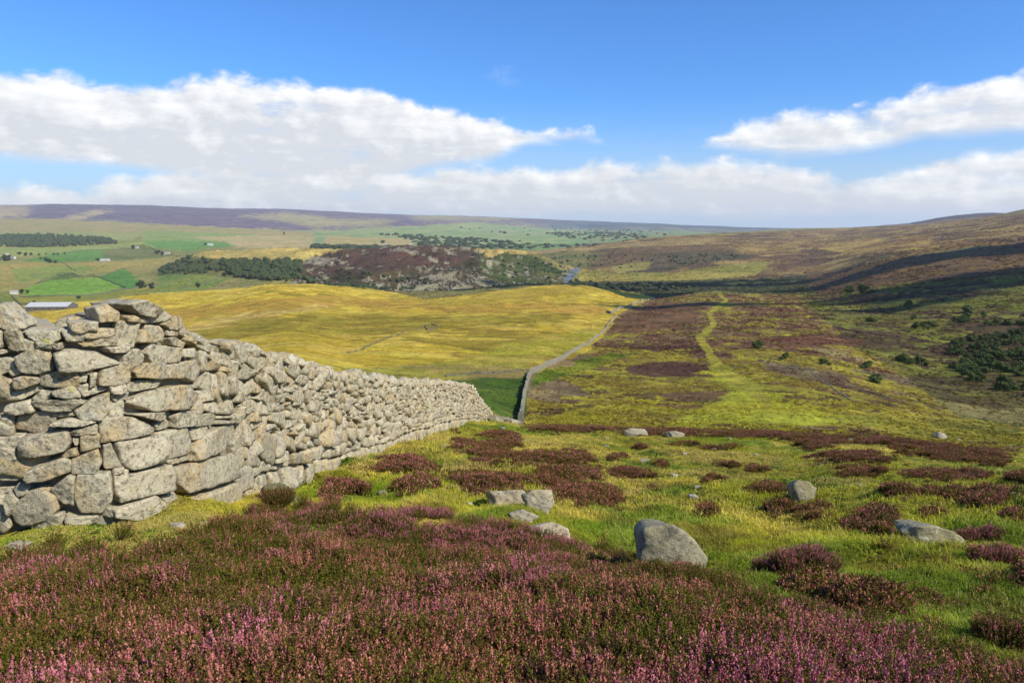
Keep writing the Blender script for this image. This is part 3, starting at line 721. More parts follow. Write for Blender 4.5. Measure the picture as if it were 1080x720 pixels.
traced = []
for ox, oy, polys in [
 (0, 300, ["0,120 60,180 120,245 30,262 -60,235 -60,120", "25,270 100,250 140,330 95,370 60,360", "130,260 320,262 330,300 290,330 210,325 150,295", "105,375 150,310 205,320 212,358", "0,415 60,405 100,450 60,490 0,510 -60,500 -60,420",
  "95,410 200,362 290,375 305,480 230,500 150,490 100,440", "45,490 100,462 130,475 110,510 70,522", "310,385 440,345 520,380 690,395 685,430 560,465 400,490 335,480", "385,222 548,208 545,245 400,262", "350,262 458,262 458,318 380,318",
  "430,210 480,160 600,115 660,170 665,240 560,245 550,205", "465,275 560,245 655,250 640,290 540,300 470,292", "455,320 560,300 650,298 662,345 500,350", "228,505 370,488 440,490 445,565 300,580 245,572", "445,505 495,502 485,555 447,560", "85,525 140,512 220,520 225,545 120,580 85,570",
  "-30,525 50,535 80,580 60,600 -30,610", "-40,625 150,570 235,548 235,580 130,630 -40,665", "505,510 538,500 530,560 503,562", "545,510 570,475 680,440 720,460 715,545 620,560 550,555", "185,640 230,595 290,605 290,635 220,655", "300,605 420,572 450,630 380,640 320,630", "430,570 500,558 600,580 590,600 480,635",
  "195,655 440,640 470,658 400,700 240,700", "55,675 170,650 190,710 60,722", "610,570 700,558 710,600 620,605", "420,710 520,640 620,610 630,680 590,735 440,745", "630,620 720,605 720,645 650,655", "630,665 700,655 695,745 625,740", "445,488 530,482 520,497 450,500", "600,360 710,355 700,380 620,382", "300,338 350,333 352,355 300,362", "215,330 290,337 290,362 222,360", "-60,270 5,272 5,360 -60,360", "-40,372 50,378 0,395 -40,400"]),
 (0, 435, ["-20,15 85,10 70,100 -20,115", "95,20 110,0 280,-8 300,25 298,95 150,115 75,100", "-20,118 130,120 100,190 -20,185", "145,125 370,100 400,180 390,195 115,245", "-20,195 105,195 108,265 -20,278", "305,55 400,30 535,35 540,50 420,85 305,80", "400,110 550,65 558,120 410,135", "285,0 405,-2 405,22 300,35", "200,-40 400,-30 400,-8 285,-4",
  "560,20 690,15 705,150 575,170", "445,140 555,130 558,210 450,235", "335,240 430,185 440,250 400,258", "240,235 330,215 320,235 250,260", "160,350 200,290 350,245 402,280 400,330 250,380 175,382", "402,268 550,215 565,270 540,320 407,332", "-20,320 60,285 175,290 150,355 100,380 -20,375", "90,420 120,395 165,410 160,450 120,470", "65,560 170,440 230,420 310,460 335,540 290,580 120,628 80,610",
  "30,500 60,445 105,480 60,555", "-20,515 30,515 75,630 20,688 -20,680", "435,348 620,325 638,470 600,520 570,560 440,565 420,500", "300,420 395,345 425,350 412,520 340,490", "570,190 620,175 680,300 600,310 570,270", "150,650 250,590 350,570 360,620 280,655", "360,575 545,570 545,610 380,625", "-20,430 80,425 30,455 -20,460", "640,340 720,310 720,480 660,495 640,440", "400,145 440,145 440,172 410,172", "-20,462 20,468 22,503 -20,505"]),
 (120, 300, ["20,110 130,85 240,140 215,178 100,160", "45,165 160,155 188,205 170,218 70,205", "38,215 140,235 120,350 32,350", "190,240 270,240 290,320 200,330", "130,330 150,250 195,270 195,335", "200,175 260,130 310,175 280,210 200,220", "275,225 350,180 390,200 385,245 300,245", "360,250 400,225 440,265 430,290 370,275", "300,255 370,270 370,290 310,285", "315,305 350,300 400,330 395,362 330,340", "185,345 200,338 365,360 362,430 215,440 175,380",
  "50,400 100,375 150,385 175,430 110,480 60,440", "115,490 180,445 262,445 260,535 130,525", "270,450 330,445 380,500 375,525 275,525", "370,440 440,420 490,510 440,545 390,520", "378,370 430,368 430,415 375,410", "80,570 130,550 280,540 280,560 110,600", "80,665 180,610 355,568 370,690 200,705", "375,600 430,590 475,640 440,680 372,685", "360,572 490,555 480,582 370,592", "480,600 540,590 575,640 490,660"]),
 (120, 435, ["68,30 110,30 215,80 210,115 70,145", "25,175 240,130 262,275 90,320 45,290", "260,105 395,85 435,200 430,230 285,270", "240,65 310,25 330,75 255,98", "325,20 360,0 465,-5 440,60 340,75", "0,360 290,290 315,420 25,495", "350,310 640,235 650,360 400,450 370,420", "0,540 220,460 260,490 290,575 100,605 0,590", "270,470 330,440 370,490 300,520", "300,525 340,525 415,580 400,600", "385,490 640,385 690,450 690,550 580,565 420,530", "445,180 530,110 680,50 680,130 620,215 450,270", "300,275 440,240 440,262 330,290",
  "0,320 45,312 48,338 0,350", "470,20 565,5 572,58 450,75", "430,90 530,80 525,130 445,150", "650,240 720,190 720,300 660,325", "105,8 280,0 285,15 240,38", "660,165 690,125 720,130 720,190 665,225", "655,335 760,290 780,420 700,450"]),
]:
    for p in polys:
        pts = [tuple(float(c) for c in xy.split(',')) for xy in p.split()]
        traced.append([(ox + x / 5.3333, oy + y / 5.3333) for x, y in pts])

def wall_stone(bag, cs, cz, pts, front, depth, sub, rg, p=11.0, tilt=0.07, gap=0.006, rough=0.03, top=False):
    """one stone: pts = outline (s, z) around (cs, cz); front/depth = how far it stands proud / reaches in"""
    x, y, tx, ty = wall_at(cs); x, y, tx, ty = float(x), float(y), float(tx), float(ty)
    nx, ny = ty, -tx                                   # outward (towards the lit side)
    P = np.asarray(pts, float) - (cs, cz)
    a2 = 0.5 * np.sum(P[:, 0] * np.roll(P[:, 1], -1) - np.roll(P[:, 0], -1) * P[:, 1])
    if a2 < 0: P = P[::-1]
    planes = []; mid = (front - depth) / 2; half = (front + depth) / 2
    for i in range(len(P)):
        a, b = P[i], P[(i + 1) % len(P)]
        e = b - a; L = math.hypot(*e)
        if L < 1e-4: continue
        n = np.array([e[1], -e[0]]) / L
        dist = float(n @ a) - gap
        if dist < 0.008: dist = 0.008
        planes.append(((n[0], rg.normal() * 0.07 - 0.02, n[1]), dist))
    t1, t2 = rg.normal() * tilt, rg.normal() * tilt
    planes.append(((t1, 1, t2), half)); planes.append(((rg.normal() * 0.1, -1, rg.normal() * 0.1), half))
    for _ in range(2):                                 # broken corners on the face
        n = np.array([rg.uniform(-1, 1), 1.1, rg.uniform(-1, 1)]); n /= np.linalg.norm(n)
        sup = max(abs(P[:, 0]).max() * abs(n[0]) + half * n[1] + abs(P[:, 1]).max() * abs(n[2]), 0.01)
        planes.append((n, sup * rg.uniform(0.82, 0.96)))
    w, h = np.ptp(P[:, 0]) / 2, np.ptp(P[:, 1]) / 2
    v, f = rock((w, half, h), planes, sub, p, rough, int(rg.integers(1e6)))
    out = np.empty_like(v)
    l = v[:, 1] + mid
    out[:, 0] = x + v[:, 0] * tx + l * nx; out[:, 1] = y + v[:, 0] * ty + l * ny; out[:, 2] = cz + v[:, 2]
    bag.add(out, f, float(np.clip(rg.normal(0.5, 0.28), 0, 1)))
rg = np.random.default_rng(11)
wall = empty('dry_stone_wall', (-3.1, 5.6, float(wfoot(6.0))))
wall['kind'] = 'thing'; tag(wall, 'tall grey gritstone dry stone wall with tumbled top running downhill beside the heather', 'stone wall')
near_b, cope_b, far_b = Bag(), Bag(), Bag()
tr_sz = []
for pts in traced:
    sz = [pixel_to_wall(x, y) for x, y in pts]
    c = np.mean(sz, axis=0)
    tr_sz.append(np.array(sz))
    w = np.ptp([a for a, _ in sz]); h = np.ptp([b for _, b in sz])
    fr_ = rg.uniform(-0.02, 0.05) + (0.03 if w * h > 0.06 else 0)
    wall_stone(near_b, c[0], c[1], sz, fr_, 0.24, 4 if w * h > 0.02 else 3, rg, p=30, tilt=0.13, gap=-0.004, rough=0.055)
def blocked(s, z):
    pt = np.array([[s, z]])
    for T in tr_sz:
        if T[:, 0].min() - 0.02 < s < T[:, 0].max() + 0.02 and in_poly(np.array([s]), np.array([z]), T)[0]: return True
    return False
# procedural stones: wavering courses, big at the foot, rubble above
s_start = pixel_to_wall(196, 450)[0]; s_mid = pixel_to_wall(262, 450)[0]; s_end = pixel_to_wall(524, 444)[0] + 2.0
NCR = 13
fr_h = np.array([0.15, 0.13, 0.115, 0.095, 0.08, 0.075, 0.07, 0.065, 0.06, 0.055, 0.055, 0.05]); fr_h = fr_h / fr_h.sum()
lev = np.concatenate([[0], np.cumsum(fr_h)])
def lv(k, s):
    if k <= 0: return -0.05
    return lev[k] + (0.020 + 0.010 * min(k, 4)) * float(fbm2(s + 40, k * 3.1, 0.55, 3, 77, 0.6)[()]) if k < len(lev) - 1 else 1.0
s_L = pixel_to_wall(-8, 450)[0]
for k, s_lo, s_hi in [(k, s_start, s_end) for k in range(len(fr_h))] + [(k, 0.6, s_L) for k in range(len(fr_h))]:
    s = s_lo - rg.uniform(0, 0.3)
    while s < s_hi:
        H = float(wtop(s) - wfoot(s)); hh = fr_h[k] * H
        if H < 0.15: s += 0.2; continue
        w = hh * rg.uniform(0.9, 2.6) if k > 1 else hh * rg.uniform(0.9, 2.2)
        if k > 6: w = rg.uniform(0.10, 0.34)
        lo1, lo2, hi1, hi2 = lv(k, s), lv(k, s + w), lv(k + 1, s), lv(k + 1, s + w)
        def Z(ss, vv): return float(wfoot(ss) + vv * (wtop(ss) - wfoot(ss)))
        j = min(w, hh) * 0.15
        parts_ = [(0, 1)]
        if k > 0 and rg.random() < 0.22 and hh > 0.1: parts_ = [(0, .5), (.5, 1)]      # two thin ones in the height of one
        for (a, b) in parts_:
            A = lambda f, l, h_: l + (h_ - l) * f
            pts = [(s + rg.uniform(0, j), Z(s, A(a, lo1, hi1)) + rg.uniform(0, j)), (s + w - rg.uniform(0, j), Z(s + w, A(a, lo2, hi2)) + rg.uniform(0, j)),
                   (s + w - rg.uniform(0, j * 1.6), Z(s + w, A(b, lo2, hi2)) - rg.uniform(0, j)), (s + w * rg.uniform(.4, .6), Z(s + w / 2, A(b, (lo1 + lo2) / 2, (hi1 + hi2) / 2)) + rg.uniform(-j * .4, j * .7)), (s + rg.uniform(0, j * 1.6), Z(s, A(b, lo1, hi1)) - rg.uniform(0, j))]
            c = np.mean(pts, axis=0)
            if k > 1:
                an = rg.normal() * 0.22; ca_, sa_ = math.cos(an), math.sin(an); k_ = rg.uniform(1.0, 1.30)
                pts = [(c[0] + ((u - c[0]) * ca_ - (v_ - c[1]) * sa_) * k_, c[1] + ((u - c[0]) * sa_ + (v_ - c[1]) * ca_) * k_) for u, v_ in pts]
            if s < s_mid + 0.7 and (blocked(*c) or sum(blocked(*q_) for q_ in pts) >= 3): continue
            dist = float(wall_at(c[0])[1])
            wall_stone(far_b if dist > 9 else near_b, c[0], c[1], pts, rg.uniform(-0.05, 0.05) + (0.03 if k < 3 else 0), rg.uniform(0.16, 0.24), 3 if dist < 9.5 else 2, rg,
                       p=18, tilt=0.20, gap=0.0, rough=0.06)
        s += w
# cope and tumbled stones along the top (the whole thickness of the wall)
s = 0.4; w = 0.3
while s < s_end:
    H = float(wtop(s) - wfoot(s))
    dist = float(wall_at(s)[1]); near_part = s_L < s < s_mid - 0.3
    for row in range(0 if (s_L - 0.2 < s < s_mid - 0.75) else 2):
        w = rg.uniform(0.16, 0.42); h = rg.uniform(0.10, 0.22); l = 0.17 if row else 0.42
        l = -l + rg.uniform(-0.05, 0.05)
        if near_part: l = -0.42 + rg.uniform(-.05, .05)
        dims = np.array([w / 2, rg.uniform(0.12, 0.22), h / 2])
        v, f = rock(dims, rand_planes(rg, dims, 8, 0.22), 3 if dist < 9 else 2, 13, 0.04, int(rg.integers(1e6)))
        a, b_ = rg.normal() * 0.30, rg.normal() * 0.35
        ca, sa, cb, sb = math.cos(a), math.sin(a), math.cos(b_), math.sin(b_)
        v = np.stack([v[:, 0] * ca + v[:, 2] * sa, v[:, 1], -v[:, 0] * sa + v[:, 2] * ca], 1)
        v = np.stack([v[:, 0], v[:, 1] * cb - v[:, 2] * sb, v[:, 1] * sb + v[:, 2] * cb], 1)
        x, y, tx, ty = wall_at(s + row * 0.1)
        z = float(wtop(s)) - (0.15 if near_part else 0.045) + rg.uniform(-0.03, 0.04)
        out = np.stack([x + v[:, 0] * tx + (v[:, 1] + l) * ty, y + v[:, 0] * ty - (v[:, 1] + l) * tx, z + v[:, 2]], 1)
        (far_b if s < s_L else cope_b).add(out, f, float(np.clip(rg.normal(0.5, 0.3), 0, 1)))
        if near_part: break
    s += 0.3 if s_L - 0.2 < s < s_mid - 0.75 else w * 0.62
# back face, coarse
s = 0.5
while s < s_end:
    H = float(wtop(s) - wfoot(s)); w = rg.uniform(0.3, 0.6)
    if H > 0.3:
        z = 0.0
        while z < H - 0.30:
            h = min(rg.uniform(0.16, 0.34), H - 0.12 - z)
            dims = np.array([w / 2, 0.14, h / 2])
            v, f = rock(dims, rand_planes(rg, dims, 4, 0.12), 1, 12, 0.03, int(rg.integers(1e6)))
            x, y, tx, ty = wall_at(s)
            far_b.add(np.stack([x + v[:, 0] * tx + (v[:, 1] - 0.56) * ty, y + v[:, 0] * ty - (v[:, 1] - 0.56) * tx, float(wfoot(s)) + z + h / 2 + v[:, 2]], 1), f, float(rg.uniform(0.2, 0.8)))
            z += h * 0.93
    s += w * 0.95
WL = (-3.1, 5.6, float(wfoot(6.0)))
near_b.build('face_stones', M_STONE, wall, WL); cope_b.build('coping', M_STONE, wall, WL); far_b.build('rubble_stones', M_STONE, wall, WL)
cv_, cf_ = [], []
for i, s in enumerate(np.arange(0.0, s_end + 0.3, 0.15)):
    x, y, tx, ty = (float(c) for c in wall_at(s))
    zt, zf = float(wtop(s)) - 0.10, float(wfoot(s)) - 0.35
    zt = max(zt, zf + 0.1)
    for l, z in ((-0.09, zf), (-0.10, zt), (-0.55, zt), (-0.58, zf)):
        cv_.append((x + l * ty - WL[0], y - l * tx - WL[1], z - WL[2]))
    if i:
        a, b = (i - 1) * 4, i * 4
        cf_ += [(a, b, b + 1, a + 1), (a + 1, b + 1, b + 2, a + 2), (a + 2, b + 2, b + 3, a + 3)]
n_ = len(cv_); cf_ += [(0, 1, 2, 3), (n_ - 1, n_ - 2, n_ - 3, n_ - 4)]
mesh_obj('wall_packing', cv_, cf_, M_CORE, wall, False)
print('wall stones', len(near_b.v), len(cope_b.v), len(far_b.v))
# ================================================================== BOULDERS
def outline_rock(name, label, pts, thick, mat, group=None, sub=4, sink=0.0, seed=1, p=40, rough=0.075, back=0.45, d=None, cat='boulder'):
    """a stone whose lit side has this outline, standing at its own distance with its own thickness"""
    pts = np.asarray(pts, float)
    if d is None: _, d = hit(pts[:, 0].mean(), pts[:, 1].max() - 1)
    W3 = np.array([unproject(x, y, d) for x, y in pts])
    c = W3.mean(0); x_, z_ = W3[:, 0] - c[0], W3[:, 2] - c[2]
    z_ = np.where(z_ < 0, z_ - sink, z_)
    P = np.stack([x_, z_], 1)
    a2 = 0.5 * np.sum(P[:, 0] * np.roll(P[:, 1], -1) - np.roll(P[:, 0], -1) * P[:, 1])
    if a2 < 0: P = P[::-1]
    rg_ = np.random.default_rng(seed)
    planes = []
    for i in range(len(P)):
        a, b = P[i], P[(i + 1) % len(P)]; e = b - a; L = math.hypot(*e)
        n = np.array([e[1], -e[0]]) / L
        bk = back if n[1] > 0.3 else 0.12; q3 = np.array([n[0], bk, n[1]]); dd_ = float(n @ a) - min(bk * thick * 0.22, 0.4 * float(n @ a))
        planes.append((q3, max(dd_, 0.012) / np.linalg.norm(q3)))
    h = thick / 2
    for _ in range(3):
        v3 = np.array([rg_.normal(), -abs(rg_.normal()), rg_.normal() * .8]); v3 /= np.linalg.norm(v3)
        sup = abs(v3[0]) * np.ptp(P[:, 0]) / 2 + abs(v3[1]) * h + abs(v3[2]) * np.ptp(P[:, 1]) / 2; planes.append((v3, sup * rg_.uniform(.78, .92)))
    planes += [((0.05, -1, 0.28), h), ((-0.1, 1, 0.3), h), ((0.5, -1, 0.5), h * 1.15), ((-0.6, -1, 0.1), h * 1.2)]
    v, f = rock((np.ptp(P[:, 0]) / 2, h, np.ptp(P[:, 1]) / 2), planes, sub, p, rough, seed)
    ob = mesh_obj(name, v, f, mat, None, True, (c[0], c[1] + h * 0.6, c[2]))
    attr_f(ob, 'tone', np.full(len(v), 0.5))
    return tag(ob, label, cat, group)
M_MOSSY = stone_material('mossy_stone', (0.10, 0.095, 0.045), (0.24, 0.22, 0.12), (0.12, 0.13, 0.03), 0.0, 0.03)
def px_poly(s): return [tuple(float(c) for c in a.split(',')) for a in s.split()]
outline_rock('boulder', 'large grey boulder with a flat upright end, half sunk behind the heather bank', px_poly("673,560 680,553 702,551 716,558 732,574 749,595 754,612 690,614 673,602"), 0.55, M_BOULDER, seed=5, back=0.35)
outline_rock('boulder', 'small upright boulder with a dark shaded end standing alone on the grass shelf', px_poly("835,511 841,506 853,508 861,515 857,525 838,528 835,525"), 0.42, M_BOULDER, seed=6)
outline_rock('stone_slab', 'long low grey slab sloping down to the grass beside a purple heather bush', px_poly("951,561 962,554 980,553 999,559 1016,569 1012,576 985,573 955,568"), 0.5, M_BOULDER, seed=7, back=0.3, cat='stone slab')
outline_rock('stone_slab', 'pale flat topped slab of the outcrop between two heather patches', px_poly("513,521 552,519 562,529 545,537 516,531"), 0.6, M_PALE, seed=8, cat='stone slab')
outline_rock('boulder', 'pale squarish outcrop boulder at the end of the flat topped slab', px_poly("551,522 565,517 582,517 584,529 572,542 556,539"), 0.45, M_PALE, seed=9)
outline_rock('stone', 'small pale stone lying in front of the squarish outcrop boulder', px_poly("538,541 550,538 566,545 560,549 542,548"), 0.3, M_PALE, seed=10, sub=3, cat='stone')
outline_rock('boulder', 'pale rounded rock showing just above the flowering heather bank', px_poly("558,557 582,551 599,559 602,576 556,576"), 0.5, M_PALE, seed=11, d=6.6)
outline_rock('stone_slab', 'pale flat slab on the brown brow at the far edge of the grass shelf', px_poly("656,455 664,452 680,453 685,460 660,461"), 0.9, M_PALE, seed=12, sub=3, cat='stone slab')
outline_rock('stone_slab', 'thin pale slab lying on the brow beside the larger flat slab', px_poly("701,456 712,455 722,458 721,461 703,460"), 0.7, M_PALE, seed=13, sub=3, cat='stone slab')
outline_rock('boulder', 'dark ended pale boulder on open grass beyond the purple heather strips', px_poly("984,458 989,455 998,457 1001,462 986,463"), 0.7, M_PALE, seed=14, sub=3)
outline_rock('boulder', 'mossy round boulder at the foot of the stone wall', px_poly("276,519 286,513 299,511 309,518 313,530 279,532"), 0.4, M_MOSSY, seed=15, back=0.6)
rs = np.random.default_rng(21)
for i, (x, y, rx, ry) in enumerate([(613,454,5,2.5),(680,485,6,2.5),(711,501,5,2.5),(735,513,5,2),(731,523,6,3),(753,473,4,2),(770,462,2.5,1.6),(795,458,2.5,1.5),(801,458,2.5,1.5),(797,479,3,1.5),(1011,463,3,1.5),
     (910,512,6,2.5),(897,463,4,1.6),(908,466,5,2),(495,530,4,4),(405,519,7,3),(557,508,5,4),(593,491,5,2),(374,546,7,4),(189,553,9,4),(18,574,14,4),(215,552,6,3),(505,541,5,2),(640,470,3,1.5),(588,455,3,1.5),(722,478,3,1.4),
     (866,489,3,1.3),(1052,495,3,1.4),(780,548,3,1.6),(650,540,4,2),(936,602,3,1.6),(1040,640,4,2),(468,470,4,2),(530,451,4,1.6),(560,450,3,1.4),(640,462,2.5,1.2)]):
    p_, d = hit(x, y + ry * 0.6)
    w, h = rx / F * d * 0.85, ry / F * d * 0.95
    dims = np.array([w, w * rs.uniform(.6, .9), max(h, w * 0.32)])
    v, f = rock(dims, rand_planes(rs, dims, 7, 0.25), 3 if rx > 4 else 2, 12, 0.05, i)
    ob = mesh_obj('stone', v, f, M_PALE if i % 3 else M_BOULDER, None, True, (p_.x, p_.y, p_.z + dims[2] * 0.05)); ob.rotation_euler[2] = rs.uniform(-.5, .5)
    attr_f(ob, 'tone', np.full(len(v), rs.uniform(.2, .9)))
    tag(ob, 'small weathered stone lying half buried in the short grass of the shelf', 'stone', 'small stones strewn over the grass shelf')

# ================================================================== LIVING COVER
def hidden_collection(name): return bpy.data.collections.new(name)
def scatter(name, pts, rot, scl, vi, tint, protos, kind='stuff'):  # living ground cover only
    """one object that carries many copies of the small prototype plants"""
    me = bpy.data.meshes.new(name); me.vertices.add(len(pts)); me.vertices.foreach_set('co', np.asarray(pts, np.float32).ravel())
    a = me.attributes.new('rot', 'FLOAT_VECTOR', 'POINT'); a.data.foreach_set('vector', np.asarray(rot, np.float32).ravel())
    a = me.attributes.new('scl', 'FLOAT', 'POINT'); a.data.foreach_set('value', np.asarray(scl, np.float32))
    a = me.attributes.new('vi', 'INT', 'POINT'); a.data.foreach_set('value', np.asarray(vi, np.int32))
    t = np.ones((len(pts), 4), np.float32); t[:, :3] = tint
    a = me.attributes.new('tint', 'FLOAT_COLOR', 'POINT'); a.data.foreach_set('color', t.ravel())
    ob = bpy.data.objects.new(name, me); COL.objects.link(ob)
    ng = bpy.data.node_groups.new(name + '_scatter', 'GeometryNodeTree')
    ng.interface.new_socket('Geometry', in_out='INPUT', socket_type='NodeSocketGeometry')
    ng.interface.new_socket('Geometry', in_out='OUTPUT', socket_type='NodeSocketGeometry')
    nd = ng.nodes; L = ng.links
    gi = nd.new('NodeGroupInput'); go = nd.new('NodeGroupOutput')
    ci = nd.new('GeometryNodeCollectionInfo'); ci.inputs['Collection'].default_value = protos
    ci.inputs['Separate Children'].default_value = True; ci.inputs['Reset Children'].default_value = True
    ip = nd.new('GeometryNodeInstanceOnPoints'); ip.inputs['Pick Instance'].default_value = True
    def at(nm, ty):
        n = nd.new('GeometryNodeInputNamedAttribute'); n.data_type = ty; n.inputs['Name'].default_value = nm
        return [o for o in n.outputs if o.enabled and o.name == 'Attribute'][0]
    L.new(gi.outputs[0], ip.inputs['Points']); L.new(ci.outputs[0], ip.inputs['Instance'])
    L.new(at('vi', 'INT'), ip.inputs['Instance Index'])
    e2r = nd.new('FunctionNodeEulerToRotation'); L.new(at('rot', 'FLOAT_VECTOR'), e2r.inputs[0]); L.new(e2r.outputs[0], ip.inputs['Rotation'])
    L.new(at('scl', 'FLOAT'), ip.inputs['Scale'])
    L.new(ip.outputs[0], go.inputs[0])
    mod = ob.modifiers.new('scatter', 'NODES'); mod.node_group = ng
    if kind: ob['kind'] = kind
    return ob
def proto(coll, name, verts, faces, mat, part, rnd):
    me = bpy.data.meshes.new(name); v = np.asarray(verts, np.float32)
    f = np.asarray(faces, np.int32)
    me.vertices.add(len(v)); me.vertices.foreach_set('co', v.ravel())
    me.loops.add(f.size); me.loops.foreach_set('vertex_index', f.ravel())
    me.polygons.add(len(f)); me.polygons.foreach_set('loop_start', np.arange(0, f.size, 3, dtype=np.int32)); me.update(calc_edges=True)
    for k, d in (('part', part), ('rnd', rnd)):
        a = me.attributes.new(k, 'FLOAT', 'POINT'); a.data.foreach_set('value', np.asarray(d, np.float32))
    me.materials.append(mat)
    ob = bpy.data.objects.new(name, me); coll.objects.link(ob)
    return ob
class Tris:
    def __init__(s): s.v, s.f, s.p, s.r = [], [], [], []
    def tri(s, a, b, c, part, rnd):
        n = len(s.v); s.v += [a, b, c]; s.f.append((n, n + 1, n + 2)); s.p += [part] * 3; s.r += [rnd] * 3
    def arr(s): return np.array(s.v), np.array(s.f), np.array(s.p), np.array(s.r)
def unit(v): return v / (np.linalg.norm(v) + 1e-9)
def heather_clump(rg_, shoots, R_, H_, leaves, bells, ls, bs, flower=1.0):
    """bushy shoots fanning from one root; the upper third of each carries small bells"""
    T = Tris()
    for i in range(shoots):
        a = rg_.uniform(0, 2 * math.pi); rr = R_ * math.sqrt(rg_.uniform(0, 1))
        tip = np.array([rr * math.cos(a), rr * math.sin(a), H_ * (1 - 0.35 * (rr / R_) ** 2) * rg_.uniform(0.78, 1.12)])
        root = np.array([tip[0] * 0.35, tip[1] * 0.35, 0.0]); mid = (root + tip) / 2 + np.array([tip[0] * .12, tip[1] * .12, 0.02])
        tr = rg_.uniform()
        def pt(t): return (1 - t) ** 2 * root + 2 * t * (1 - t) * mid + t * t * tip
        ax = unit(tip - mid)
        w = 0.0016; s1 = unit(np.cross(ax, rg_.normal(size=3))) * w
        T.tri(root - s1, root + s1, pt(0.95), 2, tr)
        isf = rg_.uniform() < flower
        for k in range(leaves):
            t = rg_.uniform(0.30, 0.72 if isf else 1.0)
            c = pt(t); o1 = unit(np.cross(ax, rg_.normal(size=3))); e = c + o1 * ls * rg_.uniform(.7, 1.3) + ax * ls * 0.9
            s2 = unit(np.cross(o1, rg_.normal(size=3))) * ls * 0.28
            T.tri(c - s2, c + s2, e, 0, rg_.uniform())
        if isf:
            f0 = rg_.uniform(0.66, 0.82)
            for k in range(bells):
                t = f0 + (1 - f0) * (k + rg_.uniform()) / bells
                c = pt(t) ; o1 = unit(np.cross(ax, rg_.normal(size=3))); o2 = unit(np.cross(ax, o1))
                rad = bs * (1.35 - 0.8 * (t - f0) / (1 - f0))
                c2 = c + o1 * rad * 0.75
                T.tri(c2 - o2 * bs * .62 + ax * bs * .4, c2 + o2 * bs * .62 + ax * bs * .4, c2 - ax * bs * .9 + o1 * bs * 0.3, 1, tr)
                T.tri(c2 - o2 * bs * .5 - ax * bs * .5, c2 + o2 * bs * .5 - ax * bs * .3, c2 + ax * bs * .9, 1, tr * .6 + .4 * rg_.uniform())
    return T
def plant_material(name, kind, src='INSTANCER'):
    m, N_ = new_mat(name)
    part = N_.n('ShaderNodeAttribute', attribute_name='part').outputs['Fac']
    rnd = N_.n('ShaderNodeAttribute', attribute_name='rnd').outputs['Fac']
    ti = N_.n('ShaderNodeAttribute', attribute_name='tint', attribute_type=src).outputs['Color']
    if kind == 'heather':
        sp_ = N_.n('ShaderNodeSeparateColor', {0: ti}); pk, gr, orr = sp_.outputs
        leaf = N_.mix(rnd, (0.034, 0.044, 0.003), (0.17, 0.165, 0.011))
        leaf = N_.mix(N_.m('MULTIPLY', gr, 0.6), leaf, N_.mix(rnd, (0.075, 0.045, 0.012), (0.22, 0.125, 0.032)))
        pink = N_.mix(rnd, (0.36, 0.055, 0.115), (0.78, 0.29, 0.37))
        tan = N_.mix(rnd, (0.24, 0.065, 0.04), (0.64, 0.27, 0.17))
        fl = N_.mix(pk, tan, pink)
        c = N_.mix(N_.m('GREATER_THAN', part, 0.5), leaf, fl)
        c = N_.mix(N_.m('GREATER_THAN', part, 1.5), c, (0.12, 0.075, 0.04))
    else:
        c = N_.n('ShaderNodeHueSaturation', {'Hue': N_.mr(rnd, 0, 1, 0.485, 0.51, False), 'Saturation': 1.0, 'Value': N_.mr(rnd, 0, 1, 0.75, 1.45, False), 'Color': ti}).outputs[0]
        c = N_.mix(N_.m('MULTIPLY', part, 0.8), c, (0.42, 0.34, 0.13))
    p = N_.n('ShaderNodeBsdfPrincipled', {'Base Color': c, 'Roughness': 0.75, 'Specular IOR Level': 0.2})
    tl = N_.n('ShaderNodeBsdfTranslucent', {0: c})
    N_.t.links.new(N_.n('ShaderNodeMixShader', {0: 0.22, 1: p.outputs[0], 2: tl.outputs[0]}).outputs[0], N_.n('ShaderNodeOutputMaterial').inputs[0])
    return m
M_HEATH = plant_material('heather_shoots', 'heather'); M_HEATH2 = plant_material('heather_bush_shoots', 'heather', 'GEOMETRY'); M_GRASS = plant_material('grass_blades', 'grass')
rp = np.random.default_rng(5)
HC1, HC2, GC1, GC2 = (hidden_collection(n) for n in ('heather_close', 'heather_far', 'grass_close', 'grass_far'))
HP1, HP2 = [], []
for i in range(7):
    T = heather_clump(rp, 46, 0.115, 0.19, 32, 8, 0.0095, 0.0047, 0.74 if i < 4 else 0.34 if i < 6 else 0.05)
    HP1.append(T.arr()); proto(HC1, 'a%d' % i, *T.arr()[:2], M_HEATH, *T.arr()[2:])
for i in range(5):
    T = heather_clump(rp, 24, 0.13, 0.19, 20, 4, 0.021, 0.0100, 0.80 if i < 3 else 0.5)
    HP2.append(T.arr()); proto(HC2, 'b%d' % i, *T.arr()[:2], M_HEATH, *T.arr()[2:])
